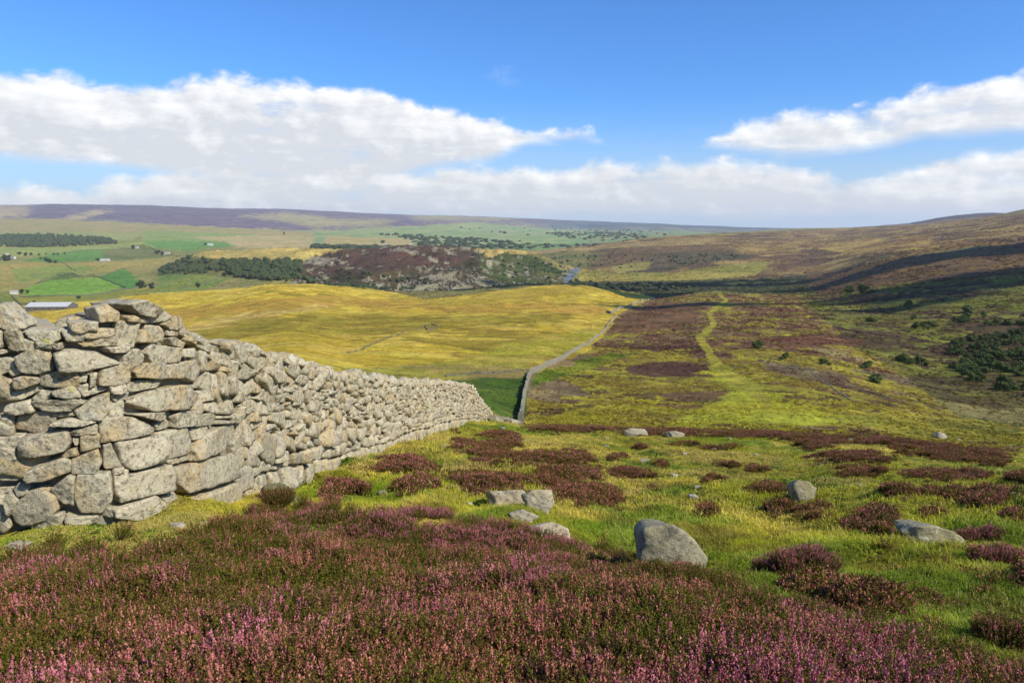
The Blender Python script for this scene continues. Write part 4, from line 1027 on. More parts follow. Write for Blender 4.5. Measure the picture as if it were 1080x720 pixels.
def grass_tuft(rg_, n, R_, H_, w):
    T = Tris()
    for i in range(n):
        a = rg_.uniform(0, 2 * math.pi); rr = R_ * math.sqrt(rg_.uniform()); b = np.array([rr * math.cos(a), rr * math.sin(a), -0.01])
        h = H_ * rg_.uniform(0.5, 1.2); la = rg_.uniform(0, 2 * math.pi); ln = h * rg_.uniform(0.2, 0.9)
        dr = np.array([math.cos(la), math.sin(la), 0]); m_ = b + dr * ln * 0.35 + np.array([0, 0, h * 0.65]); t = b + dr * ln + np.array([0, 0, h])
        s_ = np.array([-math.sin(la), math.cos(la), 0]) * w * rg_.uniform(.7, 1.3); rn = rg_.uniform(); dead = 1.0 if rg_.uniform() < 0.14 else 0.0
        T.tri(b - s_, b + s_, m_ + s_ * .7, dead, rn); T.tri(b - s_, m_ + s_ * .7, m_ - s_ * .7, dead, rn); T.tri(m_ - s_ * .7, m_ + s_ * .7, t, dead, rn)
    return T
for i in range(5):
    T = grass_tuft(rp, 46, 0.075, [0.028, 0.036, 0.025, 0.045, 0.065][i], 0.0021); proto(GC1, 'c%d' % i, *T.arr()[:2], M_GRASS, *T.arr()[2:])
for i in range(5):
    T = grass_tuft(rp, 34, 0.15, [0.03, 0.038, 0.028, 0.045, 0.065][i], 0.0048); proto(GC2, 'd%d' % i, *T.arr()[:2], M_GRASS, *T.arr()[2:])

OUT = np.array([(-700,590),(-200,586),(0,574),(130,565),(200,556),(232,545),(262,530),(300,528),(345,532),(400,545),(440,547),(500,550),(560,560),(620,573),(680,583),(740,600),(800,616),(850,625),(890,633),(970,648),(1040,665),(1080,678),(1300,735),(1700,800)], float)
def bank_h(X, Y, Z):
    """>0 inside the near heather bank (margin in image pixels), judged on its tops"""
    x, y, d = project(X, Y, Z + 0.11)
    return np.where(d > 0.2, y - np.interp(x, OUT[:, 0], OUT[:, 1]), 500)
PATCH = [(425,489,36,9),(436,508,26,11),(520,503,54,15),(515,476,28,13),(570,482,38,11),(590,500,28,12),(487,466,19,7),(527,457,24,5),(532,466,22,6),(580,452,48,3.5),
 (603,480,30,8),(606,496,37,9),(612,520,40,12),(667,496,26,5),(676,469,12,4),(762,470,25,3),(697,488,9,4),(751,502,19,4),(746,535,9,4),(813,512,24,6),(822,533,17,10),
 (610,452,60,3.4),(700,455,62,4),(790,457,52,4),(855,461,42,4),(925,464,30,3.5),(862,466,37,5),(855,471,9,4),(900,481,42,7),(975,471,46,7),(1030,478,46,7),(1044,485,24,4),(1000,498,46,6),(905,495,29,5),
 (948,516,17,7),(986,513,13,4),(1008,518,11,5),(1040,521,21,8),(860,538,28,8),(925,538,28,11),(903,550,13,6),(1072,541,14,6),(908,626,42,11),(860,612,24,9),(1090,500,30,7),(1120,530,30,8),(1130,600,40,12),
 (640,446,40,2.2),(720,448,40,2),(470,452,14,4),(545,513,14,8),(350,520,16,8),(690,512,10,4),(770,488,12,3),(650,480,14,3.5),(720,466,16,2.5),(930,556,10,4),(985,540,14,4),(800,492,14,3)]
def patch_cover(X, Y, Z):
    x, y, d = project(X, Y, Z + 0.10)
    n = fbm2(X, Y, 0.9, 4, 61, 0.6)
    best = np.full(len(X), -9.0); dome = np.zeros(len(X))
    for cx, cy, rx, ry in PATCH:
        u = 1 - ((x - cx) / rx) ** 2 - ((y - cy) / ry) ** 2
        best = np.maximum(best, u); dome = np.maximum(dome, np.clip(u, 0, 1))
    n2 = fbm2(X, Y, 2.6, 3, 62, 0.6)
    return np.maximum(best, -0.85) + n * 0.75 + n2 * 0.55, dome
BUSH = [(838,598,44,21,'rounded purple heather bush growing alone in the grass beside the large grey boulder', 1.0, 0),
        (1032,564,18,9,'small purple heather bush at the lower end of the long grey slab', 0.9, 0),
        (446,541,30,11,'bright pink heather bush rising from the edge of the heather bank', 1.25, 0),
        (366,515,26,12,'dark straggly heather bush with grey bare stems near the foot of the stone wall', 0.55, 1),
        (1057,588,23,8,'low dark heather bush on the grass below the long grey slab', 0.7, 0),
        (1064,668,26,18,'dark brown heather bush at the lower edge of the grass near the heather bank', 0.45, 1),
        (294,526,13,9,'small dark olive heather bush growing over the mossy boulder', 0.3, 1)]
def sampler(n, rmin, rmax, th, pw, seed):
    """random ground points, closer together near the viewer"""
    g_ = np.random.default_rng(seed); u = g_.uniform(size=n)
    r = rmin * (rmax / rmin) ** u if pw == 0 else (rmin ** pw + u * (rmax ** pw - rmin ** pw)) ** (1 / pw)
    t = g_.uniform(-th, th, n); X, Y = r * np.sin(t), r * np.cos(t)
    return X, Y, ground(X, Y), r, g_
def wall_side(X, Y):
    """distance to the right of the wall line (negative: behind it)"""
    d = X - np.interp(Y, WD[:, 1], WD[:, 0])
    k = Y < 6.0
    d2 = np.interp(X, WD[:1400, 0], WD[:1400, 1]) - Y
    return np.where((X < -3.05) & (Y < 7), d2, d)
# heather bank
X, Y, Z, r, g_ = sampler(15500, 0.9, 9.0, R(58), 1.35, 1)
bh = bank_h(X, Y, Z)
k = (bh + g_.normal(size=len(X)) * 4 > 0) & (wall_side(X, Y) > 0.35)
X, Y, Z, r, bh = X[k], Y[k], Z[k], r[k], bh[k]
pk = sstep(-0.25, 0.45, fbm2(X, Y, 0.9, 4, 71, 0.6)); pv = sstep(-0.3, 0.5, fbm2(X, Y, 0.5, 3, 72, 0.6)); gr = sstep(-0.1, 0.5, fbm2(X, Y, 0.7, 3, 73, 0.6))
vi = np.where(fbm2(X, Y, 0.45, 3, 74, 0.6) + 0.25 * g_.normal(size=len(X)) > -0.02, g_.integers(4, 7, len(X)), g_.integers(0, 4, len(X)))
hump = 0.09 * fbm2(X, Y, 0.55, 3, 75)
sc = g_.uniform(0.78, 1.15, len(X)) * np.where(bh < 25, 0.80, 1.0)
tint = np.stack([np.clip(pk * 0.70 + g_.normal(size=len(X)) * 0.22 + 0.07, 0, 1), gr * 0.7, pv], 1)
hb = scatter('heather_bank', np.stack([X, Y, Z + hump - 0.045], 1), np.stack([g_.normal(size=len(X)) * .22, g_.normal(size=len(X)) * .22, g_.uniform(0, 6.28, len(X))], 1), sc, vi, tint, HC1)
tag(hb, 'thick bank of flowering pink and brown heather')
print('bank', len(X))
# heather patches on the shelf
X, Y, Z, r, g_ = sampler(230000, 4.0, 66.0, R(50), 0.85, 2)
pc, dome = patch_cover(X, Y, Z)
ws = wall_side(X, Y)
k = (pc + 0.32 * g_.normal(size=len(X)) > 0.38) & (ws > 0.4) & (bank_h(X, Y, Z) < 8)
X, Y, Z, r, dome, pc = X[k], Y[k], Z[k], r[k], dome[k], pc[k]
hs_ = 0.025 * np.sqrt(dome) + 0.04 * fbm2(X, Y, 0.6, 3, 83)
pk = sstep(-0.3, 0.5, fbm2(X, Y, 2.5, 3, 81, 0.6)) * 0.42
tint = np.stack([np.clip(pk + g_.normal(size=len(X)) * 0.10 + 0.10, 0, 1), np.clip(0.75 + 0.5 * fbm2(X, Y, 1.5, 3, 82), 0, 1), pk], 1)
hp = scatter('heather_patches', np.stack([X, Y, Z + hs_ - 0.05], 1), np.stack([g_.normal(size=len(X)) * .2, g_.normal(size=len(X)) * .2, g_.uniform(0, 6.28, len(X))], 1),
             g_.uniform(0.65, 1.25, len(X)) * (0.85 + np.clip(r / 120, 0, .4)) * (0.62 + 0.42 * sstep(0.2, 1.0, pc)), g_.integers(0, 5, len(X)), tint, HC2)
tag(hp, 'low mats of brown and purple heather over the grass shelf')
print('patches', len(X))
# single heather bushes
for i, (cx, cy, rx, ry, lab, pkk, dark) in enumerate(BUSH):
    p_, d = hit(cx, cy + ry * 0.55) if i != 6 else (Vector(unproject(294, 527, 7.0)), 7.0)
    w = rx / F * d; h = 2 * ry / F * d
    g_ = np.random.default_rng(90 + i); n = int(26 + 330 * w * w) if d < 9 else int(30 + 150 * w * w)
    a = g_.uniform(0, 6.28, n); rr = np.sqrt(g_.uniform(size=n)); X = rr * np.cos(a) * w * 0.86; Y = rr * np.sin(a) * w * 0.62
    n_ = n
    Z = (ground(X + p_.x, Y + p_.y) - p_.z) * (0 if i == 6 else 1) + np.sqrt(np.clip(1 - rr ** 2, 0, 1)) * max(h - 0.16, 0.03) * (1 + 0.25 * fbm2(X + i, Y, 0.3, 2, 7)) - 0.06
    lean = np.stack([-Y / w * 0.5, X / w * 0.5], 1)
    tint = np.stack([np.clip(pkk * 0.8 + g_.normal(size=n) * .15, 0, 1), np.full(n, 0.3 + 0.5 * dark) + g_.normal(size=n) * .1, np.zeros(n)], 1)
    src = HP1 if d < 9 else HP2
    vs, fs, ps, rs_, ts, nn = [], [], [], [], [], 0
    for j in range(n):
        v, f, pa, rn = src[g_.integers(4, 7) if (dark and src is HP1) else g_.integers(0, 3)]
        an = g_.uniform(0, 6.28); ca, sa = math.cos(an), math.sin(an); s_ = g_.uniform(.6, .95)
        q_ = np.stack([v[:, 0] * ca - v[:, 1] * sa, v[:, 0] * sa + v[:, 1] * ca, v[:, 2]], 1) * s_
        q_[:, 0] += q_[:, 2] * (lean[j, 1] * .6); q_[:, 1] -= q_[:, 2] * (lean[j, 0] * .6)
        vs.append(q_ + (X[j], Y[j], Z[j])); fs.append(f + nn); nn += len(v); ps.append(pa); rs_.append(rn); ts.append(np.repeat(tint[j][None], len(v), 0))
    ob = mesh_obj('heather_bush', np.concatenate(vs), np.concatenate(fs), M_HEATH2, None, False)
    attr_f(ob, 'part', np.concatenate(ps)); attr_f(ob, 'rnd', np.concatenate(rs_)); attr_c(ob, 'tint', np.concatenate(ts))
    ob.location = p_; tag(ob, lab, 'heather bush')
# grass
def grass_cover(name, n, r0, r1, coll, seed, sc0, lab, pw):
    X, Y, Z, r, g_ = sampler(n, r0, r1, R(50), pw, seed)
    pc, _ = patch_cover(X, Y, Z)
    k = (bank_h(X, Y, Z) < 6) & (np.abs(wall_side(X, Y) + 0.2) > 0.30) & ((pc < 0.5) | (g_.uniform(size=len(X)) < .15))
    X, Y, Z, r = X[k], Y[k], Z[k], r[k]
    tall = fbm2(X, Y, 0.9, 3, 95, 0.6)
    tint = grass_tint(X, Y) * (1 + 0.30 * fbm2(X, Y, 0.45, 3, 96, 0.6))[:, None]
    br_ = sstep(0.25, 0.6, fbm2(X, Y, 0.8, 4, 98, 0.65))[:, None] * 0.6
    tint = tint * (1 - br_) + alb((104, 88, 34)) * br_
    dry = sstep(0.15, 0.6, fbm2(X, Y, 2.3, 4, 97, 0.6))[:, None] * 0.55
    tint = (tint * (1 - dry) + alb((206, 176, 104)) * dry) * 1.55
    vi = np.where(tall > 0.25, g_.choice([1, 3, 4], len(X)), g_.choice([0, 2, 1], len(X)))
    ob = scatter(name, np.stack([X, Y, Z], 1), np.stack([g_.normal(size=len(X)) * .15, g_.normal(size=len(X)) * .15, g_.uniform(0, 6.28, len(X))], 1),
                 sc0 * np.clip(r / 8.5, 0.5, 1) * g_.uniform(0.7, 1.3, len(X)) * (1 + 0.35 * np.clip(tall, -.6, 1)), vi, tint, coll)
    tag(ob, lab); print(name, len(X))
grass_cover('grass', 80000, 2.4, 11.0, GC1, 3, 1.0, 'short green and straw coloured moor grass', 0.9)
X, Y, Z, r, g_ = sampler(9000, 3.0, 60, R(50), 0.6, 55)
pc, _ = patch_cover(X, Y, Z)
k = (bank_h(X, Y, Z) < 3) & (wall_side(X, Y) > .3) & (fbm2(X, Y, 1.6, 3, 99, 0.6) + .25 * g_.normal(size=len(X)) > 0.22)
X, Y, Z, r = X[k], Y[k], Z[k], r[k]; u = g_.uniform(size=(len(X), 1))
ru = scatter('grass_tussocks', np.stack([X, Y, Z - .01], 1), np.stack([g_.normal(size=len(X)) * .25, g_.normal(size=len(X)) * .25, g_.uniform(0, 6.28, len(X))], 1),
     g_.uniform(0.7, 1.7, len(X)) * np.clip(r / 9, .6, 1.25), g_.integers(0, 5, len(X)), np.where(u > .5, alb((96, 92, 26)), np.where(u > .25, alb((170, 138, 74)), alb((74, 98, 22)))) * 1.1, GC2)
tag(ru, 'coarse darker tussocks and dead bents in the moor grass')
grass_cover('grass', 120000, 9.0, 75.0, GC2, 4, 1.0, 'short moor grass running to the brow of the shelf', 0.9)
# rough growth over the moor and pastures beyond the brow: rushes, ling and bents, one mass
TC = hidden_collection('moor_tufts')
for i in range(5):
    T = Tris()
    for j in range(16):
        a = rp.uniform(0, 6.28); rr = 0.5 * math.sqrt(rp.uniform()); b = np.array([rr * math.cos(a), rr * math.sin(a), -0.05])
        h = rp.uniform(.18, .42) * (1 - rr); o1 = np.array([math.cos(a * 3 + j), math.sin(a * 3 + j), 0]) * rp.uniform(.08, .2)
        T.tri(b - o1, b + o1, b + np.array([rp.normal() * .08, rp.normal() * .08, h + .08]), 0, rp.uniform())
    proto(TC, 'e%d' % i, *T.arr()[:2], M_GRASS, *T.arr()[2:])
def ground_colour(X, Y):
    r = np.hypot(X, Y); t = np.arctan2(X, Y)
    i = np.clip(np.searchsorted(rings, r), 0, nr - 1); j = np.clip(((t - th_in[0]) / 0.0018).astype(int), 0, len(th_in) - 1)
    return base[i * nt + j], field[i * nt + j] | trk[i * nt + j]
X, Y, Z, r, g_ = sampler(170000, 48, 3600, R(41), 0, 66)
bc, fl_ = ground_colour(X, Y)
cl_ = fbm2(X, Y, 9, 4, 67, 0.65) * (r < 300) + fbm2(X, Y, 30, 4, 68, 0.65) * ((r >= 300) & (r < 900)) + fbm2(X, Y, 90, 4, 69, 0.65) * (r >= 900) - (r > 900) * np.where(X < -0.05 * r, 0.55, 0.0)
k = (cl_ + 0.35 * g_.normal(size=len(X)) > np.where(fl_, 0.45, 0.0)) & ~((r < 150) & (np.abs(X - 3) < 0))
X, Y, Z, r, bc, fl_ = X[k], Y[k], Z[k], r[k], bc[k], fl_[k]; u = g_.uniform(size=(len(X), 1)); f_ = fl_[:, None]
tn = np.where(u < .45, bc * (.72, .69, .75), np.where(u < .75, bc * (.9, .8, .85), np.where(u < .9, bc * 1.05, bc * (1.3, 1.2, 1.5))))
tn = np.where(f_, bc * (0.75 + 0.45 * u), tn) * 1.25
mt = scatter('moor_growth', np.stack([X, Y, Z], 1), np.stack([X * 0, X * 0, g_.uniform(0, 6.28, len(X))], 1), g_.uniform(.5, 1.5, len(X)) * np.clip(r / 260, .45, 4.5) * np.where(fl_, .6, 1.0), g_.integers(0, 5, len(X)), tn, TC)
tag(mt, 'rushes ling and rough bents spread over the moor and pastures')
print('moor growth', len(X))

# ================================================================== FIELD WALLS
def line_wall(label, pixel_pts, thick, high, mat, cat='stone wall', group=None, dmin=45, dmax=4000, step=None, rag=0.2, name='field_wall', taper=0.0):
    P = [hit(x, y, dmin, dmax) for x, y in pixel_pts]
    pts = np.array([[p.x, p.y] for p, _ in P]); s = np.concatenate([[0], np.cumsum(np.hypot(*np.diff(pts, axis=0).T))])
    dm = np.mean([d for _, d in P]); step = step or max(0.3, dm * 0.003)
    n = int(min(900, max(4, s[-1] / step))); ss = np.linspace(0, s[-1], n)
    x, y = np.interp(ss, s, pts[:, 0]), np.interp(ss, s, pts[:, 1]); z = ground(x, y)
    tx, ty = np.gradient(x), np.gradient(y); L = np.hypot(tx, ty); tx, ty = tx / L, ty / L
    g_ = np.random.default_rng(int(pixel_pts[0][0] * 7 + pixel_pts[0][1]))
    rows = []; tap = 1 - taper * np.linspace(0, 1, n) ** .6; thick_ = thick
    for l, h in ((-.55, -0.6), (-.52, .35), (-.42, .8), (-.25, 1.0), (.25, 1.0), (.42, .8), (.52, .35), (.55, -0.6)):
        jit = g_.normal(size=n) * rag * 0.35 * thick
        hh = h * high * tap * (1 + (g_.normal(size=n) * rag * 0.5 + 0.25 * rag * fbm2(ss, ss * 0, 6, 3, 5)) * (h > 0))
        rows.append(np.stack([x + (l * thick + jit) * ty, y - (l * thick + jit) * tx, z + hh], 1))
    V_ = np.stack(rows, 1).reshape(-1, 3); o_ = V_[0].copy(); f = []
    for i in range(n - 1):
        for j in range(7): f.append((i * 8 + j, (i + 1) * 8 + j, (i + 1) * 8 + j + 1, i * 8 + j + 1))
    f += [tuple(range(8)), tuple((n - 1) * 8 + j for j in reversed(range(8)))]
    ob = mesh_obj(name, V_ - o_, f, mat, None, False, o_); attr_f(ob, 'tone', g_.uniform(size=len(V_)))
    return tag(ob, label, cat, group, 'thing')
M_FWALL = stone_material('field_wall_stone', (0.16, 0.145, 0.105), (0.33, 0.30, 0.22), (0.27, 0.22, 0.13), 0.0, 0.06, 0.5)
M_FARW = plain('far_wall_stone', (0.12, 0.115, 0.08), var=0.4)
line_wall('stone wall dropping from the brow and climbing beside the green hollow towards the yellow pasture', [(549,449),(550,438),(552,424),(555,408),(558,398),(562,393),(574,388),(590,380),(610,369),(622,362),(632,354),(640,346),(644,339),(651,333)], 0.42, 1.25, M_FWALL, dmin=50, dmax=420, step=0.5, rag=0.22, taper=0.45)
line_wall('short stone wall zigzagging along the far corner of the yellow pasture', [(640,329),(645,331),(652,326),(664,323),(676,319),(684,316),(690,314)], 0.7, 1.2, M_FWALL, dmin=250, dmax=640, step=1.5)
line_wall('low tumbled stone wall joining the big wall end to the next wall', [(521,444),(528,443),(536,446),(548,448)], 0.5, 0.25, M_STONE, dmin=28, dmax=75, step=0.3, rag=0.5)
line_wall('faint ruined wall line crossing the yellow pasture to the old sheepfold', [(366,372),(385,366),(405,358),(425,351),(445,346)], 0.35, 0.14, M_FARW, dmin=80, dmax=400, rag=0.9)
line_wall('low broken wall across the foot of the yellow pasture', [(470,397),(495,394),(520,393),(545,391),(560,391)], 0.45, 0.22, M_FARW, dmin=60, dmax=300, rag=0.6)
line_wall('old roofless stone sheepfold on the yellow pasture', [(448,344),(451,348),(457,347),(461,344),(455,342),(449,344)], 0.5, 0.35, M_FARW, dmin=150, dmax=500, cat='sheepfold', name='sheepfold', rag=0.5)
line_wall('stone wall running down the moor slope towards the burn', [(854,386),(856,393),(866,400),(878,409),(890,417),(903,424)], 0.35, 0.12, M_FARW, dmin=60, dmax=400, rag=0.4)
for i, (mk, lab) in enumerate([
  ([(12,311),(17,317),(24,322)], 'dark field wall beside the white cottage below the bright green field'),
  ([(103,292),(118,298),(133,304)], 'dark field wall dividing the two bright green fields'),
  ([(20,313),(60,312),(100,311),(140,304),(170,300)], 'long field wall along the lower edge of the bright green fields'),
  ([(60,290),(85,291),(104,292),(130,283),(142,282)], 'field wall along the upper edge of the bright green fields'),
  ([(38,299),(55,293),(72,287),(84,292)], 'field wall round the small dark green corner field'),
  ([(50,269),(90,264),(120,263),(150,258)], 'field wall with a line of trees above the green pasture'),
  ([(150,258),(175,268),(190,270)], 'field wall on the edge of the olive field'),
  ([(60,277),(100,276),(140,274)], 'field wall below the green pasture and white farmhouse'),
  ([(64,277),(72,281),(80,286)], 'short field wall crossing the straw coloured field'),
  ([(190,306),(206,301),(225,296),(240,291)], 'dark wall and scrub line beside the small green field'),
  ([(0,322),(12,322),(34,321)], 'dark track wall leading to the long white barn')]):
    line_wall(lab, mk, 1.2, 1.5, M_FARW, dmin=700, dmax=3600, rag=0.3)

# ================================================================== FARM BUILDINGS
M_LIME = plain('limewashed_wall', (0.58, 0.56, 0.50), var=0.06); M_SLATE = plain('stone_slate_roof', (0.28, 0.26, 0.23), var=0.2); M_SHEET = plain('pale_sheet_roof', (0.46, 0.46, 0.44), 0.6, var=0.05)
M_DARKW = plain('dark_boarding', (0.13, 0.12, 0.11)); M_GLASS = plain('window_glass', (0.05, 0.06, 0.07), 0.2)
def box_vf(x0, x1, y0, y1, z0, z1):
    return [(x0,y0,z0),(x1,y0,z0),(x1,y1,z0),(x0,y1,z0),(x0,y0,z1),(x1,y0,z1),(x1,y1,z1),(x0,y1,z1)], [(0,3,2,1),(4,5,6,7),(0,1,5,4),(1,2,6,5),(2,3,7,6),(3,0,4,7)]
def house(name, label, cat, pixel_xy, L, D, H, rise, rz=0.0, wall_m=None, roof_m=None, dmin=600, dmax=6000, chim=True, windows=4):
    p_, d = hit(pixel_xy[0], pixel_xy[1], dmin, dmax)
    e = empty(name, (p_.x, p_.y, p_.z - 0.5), rz); tag(e, label, cat)
    if dmin > 700: e.scale = (.75, .75, .75)
    a, b = L / 2, D / 2
    v = [(-a,-b,-2),(a,-b,-2),(a,b,-2),(-a,b,-2),(-a,-b,H),(a,-b,H),(a,b,H),(-a,b,H),(-a,0,H+rise),(a,0,H+rise)]
    mesh_obj('wall', v, [(0,1,5,4),(2,3,7,6),(1,2,6,9,5),(3,0,4,8,7),(4,5,9,8),(6,7,8,9)], wall_m or M_LIME, e, False)
    o_ = 0.4; t = 0.25; k = rise / b
    v = [(-a-o_,-b-o_,H-o_*k+.05),(a+o_,-b-o_,H-o_*k+.05),(a+o_,0,H+rise+.05),(-a-o_,0,H+rise+.05),(-a-o_,b+o_,H-o_*k+.05),(a+o_,b+o_,H-o_*k+.05)]
    v += [(x,y,z+t) for x,y,z in v]
    mesh_obj('roof', v, [(6,7,8,9),(9,8,11,10),(0,3,2,1),(3,4,5,2),(0,1,7,6),(4,10,11,5),(1,2,8,7),(2,5,11,8),(0,6,9,3),(3,9,10,4)], roof_m or M_SLATE, e, False)
    if chim:
        for s_ in (-1, 1):
            mesh_obj('chimney', *box_vf(s_*(a-.8)-.5, s_*(a-.8)+.5, -.5, .5, H+rise-.6, H+rise+1.3), M_SLATE, e, False)
    for i in range(windows):
        x = -a + L * (i + .5) / windows
        mesh_obj('window', *box_vf(x-.6, x+.6, -b-.06, -b+.1, H*.35, H*.35+1.4), M_GLASS, e, False)
    return e
house('barn', 'long low barn with a pale sheet roof below the bright green fields', 'barn', (55, 326), 42, 20, 4, 3.4, 0.05, M_DARKW, M_SHEET, 700, 1500, False, 6)
house('cottage', 'white cottage beside dark trees left of the bright green field', 'cottage', (15, 310), 14, 8, 5, 3, 0.5, dmin=800, dmax=1800)
house('farmhouse', 'white farmhouse at the end of a dark clump of trees', 'farmhouse', (14, 273), 22, 10, 7, 4, -.3, dmin=1500, dmax=3500)
house('farmhouse', 'slate roofed farmhouse half hidden by the dark clump of trees', 'farmhouse', (7, 269), 20, 10, 6, 4, .3, dmin=1500, dmax=3500)
house('farmhouse', 'long white farmhouse at the end of the green pasture', 'farmhouse', (111, 275.5), 34, 10, 6, 3.5, 0.05, None, M_SHEET, 1500, 3500)
house('farmhouse', 'pale farmhouse by the low hill above the olive field', 'farmhouse', (144, 262), 20, 10, 6, 4, .1, dmin=1800, dmax=5000)
house('farmhouse', 'grey roofed farmhouse beside a dark tree on the far pasture edge', 'farmhouse', (176, 268), 24, 10, 6, 4, 0, dmin=1500, dmax=5000)
house('farmhouse', 'small white farmhouse alone in the distant green fields', 'farmhouse', (222, 259), 26, 11, 7, 4, .1, None, M_SHEET, 2000, 6000)
house('farmhouse', 'far white farmhouse above the dark plantation', 'farmhouse', (35, 248.5), 26, 12, 7, 5, 0, None, M_SHEET, 2600, 7000)
house('farmhouse', 'second far white farmhouse above the dark plantation, nearer its middle', 'farmhouse', (53, 248.8), 22, 12, 6, 5, 0, None, M_SHEET, 2600, 7000)
house('farmhouse', 'pale farmhouse among trees beyond the rocky hill', 'farmhouse', (406, 259), 24, 12, 9, 5, 0, dmin=2400, dmax=6000)
house('farmhouse', 'white farmhouse on the green slope far beyond the rocky hill', 'farmhouse', (433, 259), 24, 12, 7, 5, .2, dmin=2400, dmax=6000)

# ================================================================== TREES AND WOODS
def leaf_mat(name, c1, c2):
    m, N_ = new_mat(name)
    rn = N_.n('ShaderNodeAttribute', attribute_name='tone').outputs['Fac']
    obr = N_.n('ShaderNodeObjectInfo').outputs['Random']
    f = N_.m('ADD', N_.m('MULTIPLY', rn, 0.7), N_.m('MULTIPLY', obr, 0.3))
    finish(N_, N_.mix(f, c1, c2), 0.85, spec=0.15)
    return m
M_LEAF = leaf_mat('scrub_leaves', (0.022, 0.040, 0.008), (0.085, 0.115, 0.028)); M_WOOD = leaf_mat('wood_foliage', (0.022, 0.036, 0.014), (0.060, 0.078, 0.030)); M_BARK = plain('bark', (0.09, 0.07, 0.05))
def crown(rg_, R_, H_, leaves, ls, lift=0.25):
    """leaf-sized faces spread through a few uneven clumps"""
    cl = [(rg_.normal(size=3) * (R_ * .42, R_ * .42, H_ * .20) + (0, 0, H_ * (lift + .35)), R_ * rg_.uniform(.35, .62)) for _ in range(7)]
    n = leaves; w = np.array([c[1] ** 2 for c in cl]); k = rg_.choice(len(cl), n, p=w / w.sum())
    c = np.array([c[0] for c in cl])[k]; rr = np.array([c[1] for c in cl])[k]
    d = rg_.normal(size=(n, 3)); d /= np.linalg.norm(d, axis=1)[:, None]
    p_ = c + d * (rr * rg_.uniform(.55, 1.05, n))[:, None] * (1, 1, H_ / (2 * R_) * 1.1 if H_ < 2 * R_ else 1.0)
    a = rg_.normal(size=(n, 3)); a -= (a * d).sum(1)[:, None] * d * 0.7; a /= np.linalg.norm(a, axis=1)[:, None]; b = np.cross(d, a); b /= np.linalg.norm(b, axis=1)[:, None]
    s_ = (ls * rg_.uniform(.6, 1.3, n))[:, None]
    V_ = np.stack([p_ - a * s_ - b * s_ * .5, p_ + a * s_ - b * s_ * .6, p_ + b * s_ + d * s_ * .3], 1).reshape(-1, 3); V_[:, 2] = np.maximum(V_[:, 2], 0.02)
    return V_, np.arange(3 * n).reshape(-1, 3), np.repeat(rg_.uniform(size=n), 3)
def tree_thing(name, label, cat, p_, R_, H_, seed, group=None, leaves=500, lift=0.25, ls=None, mat=None, trunk=True):
    g_ = np.random.default_rng(seed); e = empty(name, p_, g_.uniform(0, 6)); tag(e, label, cat, group)
    v, f, t = crown(g_, R_, H_, leaves, ls or R_ * 0.16, lift); o_ = mesh_obj('crown', v, f, mat or M_LEAF, e, False); attr_f(o_, 'tone', t)
    if trunk:
        vv, ff = [], []
        def limb(a, b, r1, r2):
            ax = unit(b - a); s1 = unit(np.cross(ax, (0.3, 1, 0.2))); s2 = np.cross(ax, s1); n = len(vv)
            for c, r_ in ((a, r1), (b, r2)):
                for j in range(6): an = j * math.pi / 3; vv.append(tuple(c + (s1 * math.cos(an) + s2 * math.sin(an)) * r_))
            for j in range(6): ff.append((n + j, n + (j + 1) % 6, n + 6 + (j + 1) % 6, n + 6 + j))
        z = np.array([0, 0, 0.]); top = np.array([0, 0, H_ * .45]); limb(z - (0, 0, .4), top, R_ * .09, R_ * .05)
        for j in range(5): limb(top * g_.uniform(.5, .95), np.array([g_.normal() * R_ * .45, g_.normal() * R_ * .45, H_ * g_.uniform(.6, .85)]), R_ * .04, R_ * .012)
        mesh_obj('trunk', vv, ff, M_BARK, e, True)
    return e
def copy_thing(e, p_, rz, s_, label=None):
    c = e.copy(); COL.objects.link(c); c.location = p_; c.rotation_euler = (0, 0, rz); c.scale = (s_, s_, s_ * random.uniform(.85, 1.15))
    if label: c['label'] = label
    for ch in e.children:
        k = ch.copy(); COL.objects.link(k); k.parent = c
    return c
def from_ground(poly, n, dlo, dhi, seed):
    m = np.nonzero(in_poly(PX, PY, poly) & (PD > dlo) & (PD < dhi) & (PX > -60) & (PX < 1140))[0]
    g_ = np.random.default_rng(seed); w = r_all[m] ** 2; k = g_.choice(m, min(n, len(m)), replace=False, p=w / w.sum())
    j = r_all[k] * 0.001
    X, Y = GX[k] + g_.normal(size=len(k)) * j, GY[k] + g_.normal(size=len(k)) * j
    return X, Y, ground(X, Y), g_
# scrub on the slope across the burn
scr = [tree_thing('scrub_tree', 'x', 'scrub tree', (0, 0, 0), 1.9, 2.6, 300 + i, None, 520, 0.05, 0.22) for i in range(5)]
spots = []
for poly, n in [([(1005,362),(1040,352),(1120,350),(1120,424),(1075,420),(1040,408),(1010,395),(996,380)], 165), ([(1030,344),(1060,336),(1110,326),(1110,350),(1060,352)], 22), ([(960,346),(1010,336),(1050,330),(1040,340),(990,350)], 14)]:
    X, Y, Z, g_ = from_ground(poly, n, 100, 600, 41 + n)
    spots += [(x, y, z, 'dense') for x, y, z in zip(X, Y, Z)]
lab_d = 'dark green scrub tree in the dense thicket on the slope across the burn'
for i, (x, y, z, _) in enumerate(spots):
    s_ = random.uniform(.7, 1.35)
    if i < 5: e = scr[i]; e.location = (x, y, z - .15); e.scale = (s_,) * 3
    else: e = copy_thing(scr[i % 5], (x, y, z - .15), random.uniform(0, 6), s_)
    e['label'] = lab_d; e['group'] = 'scrub trees across the burn'
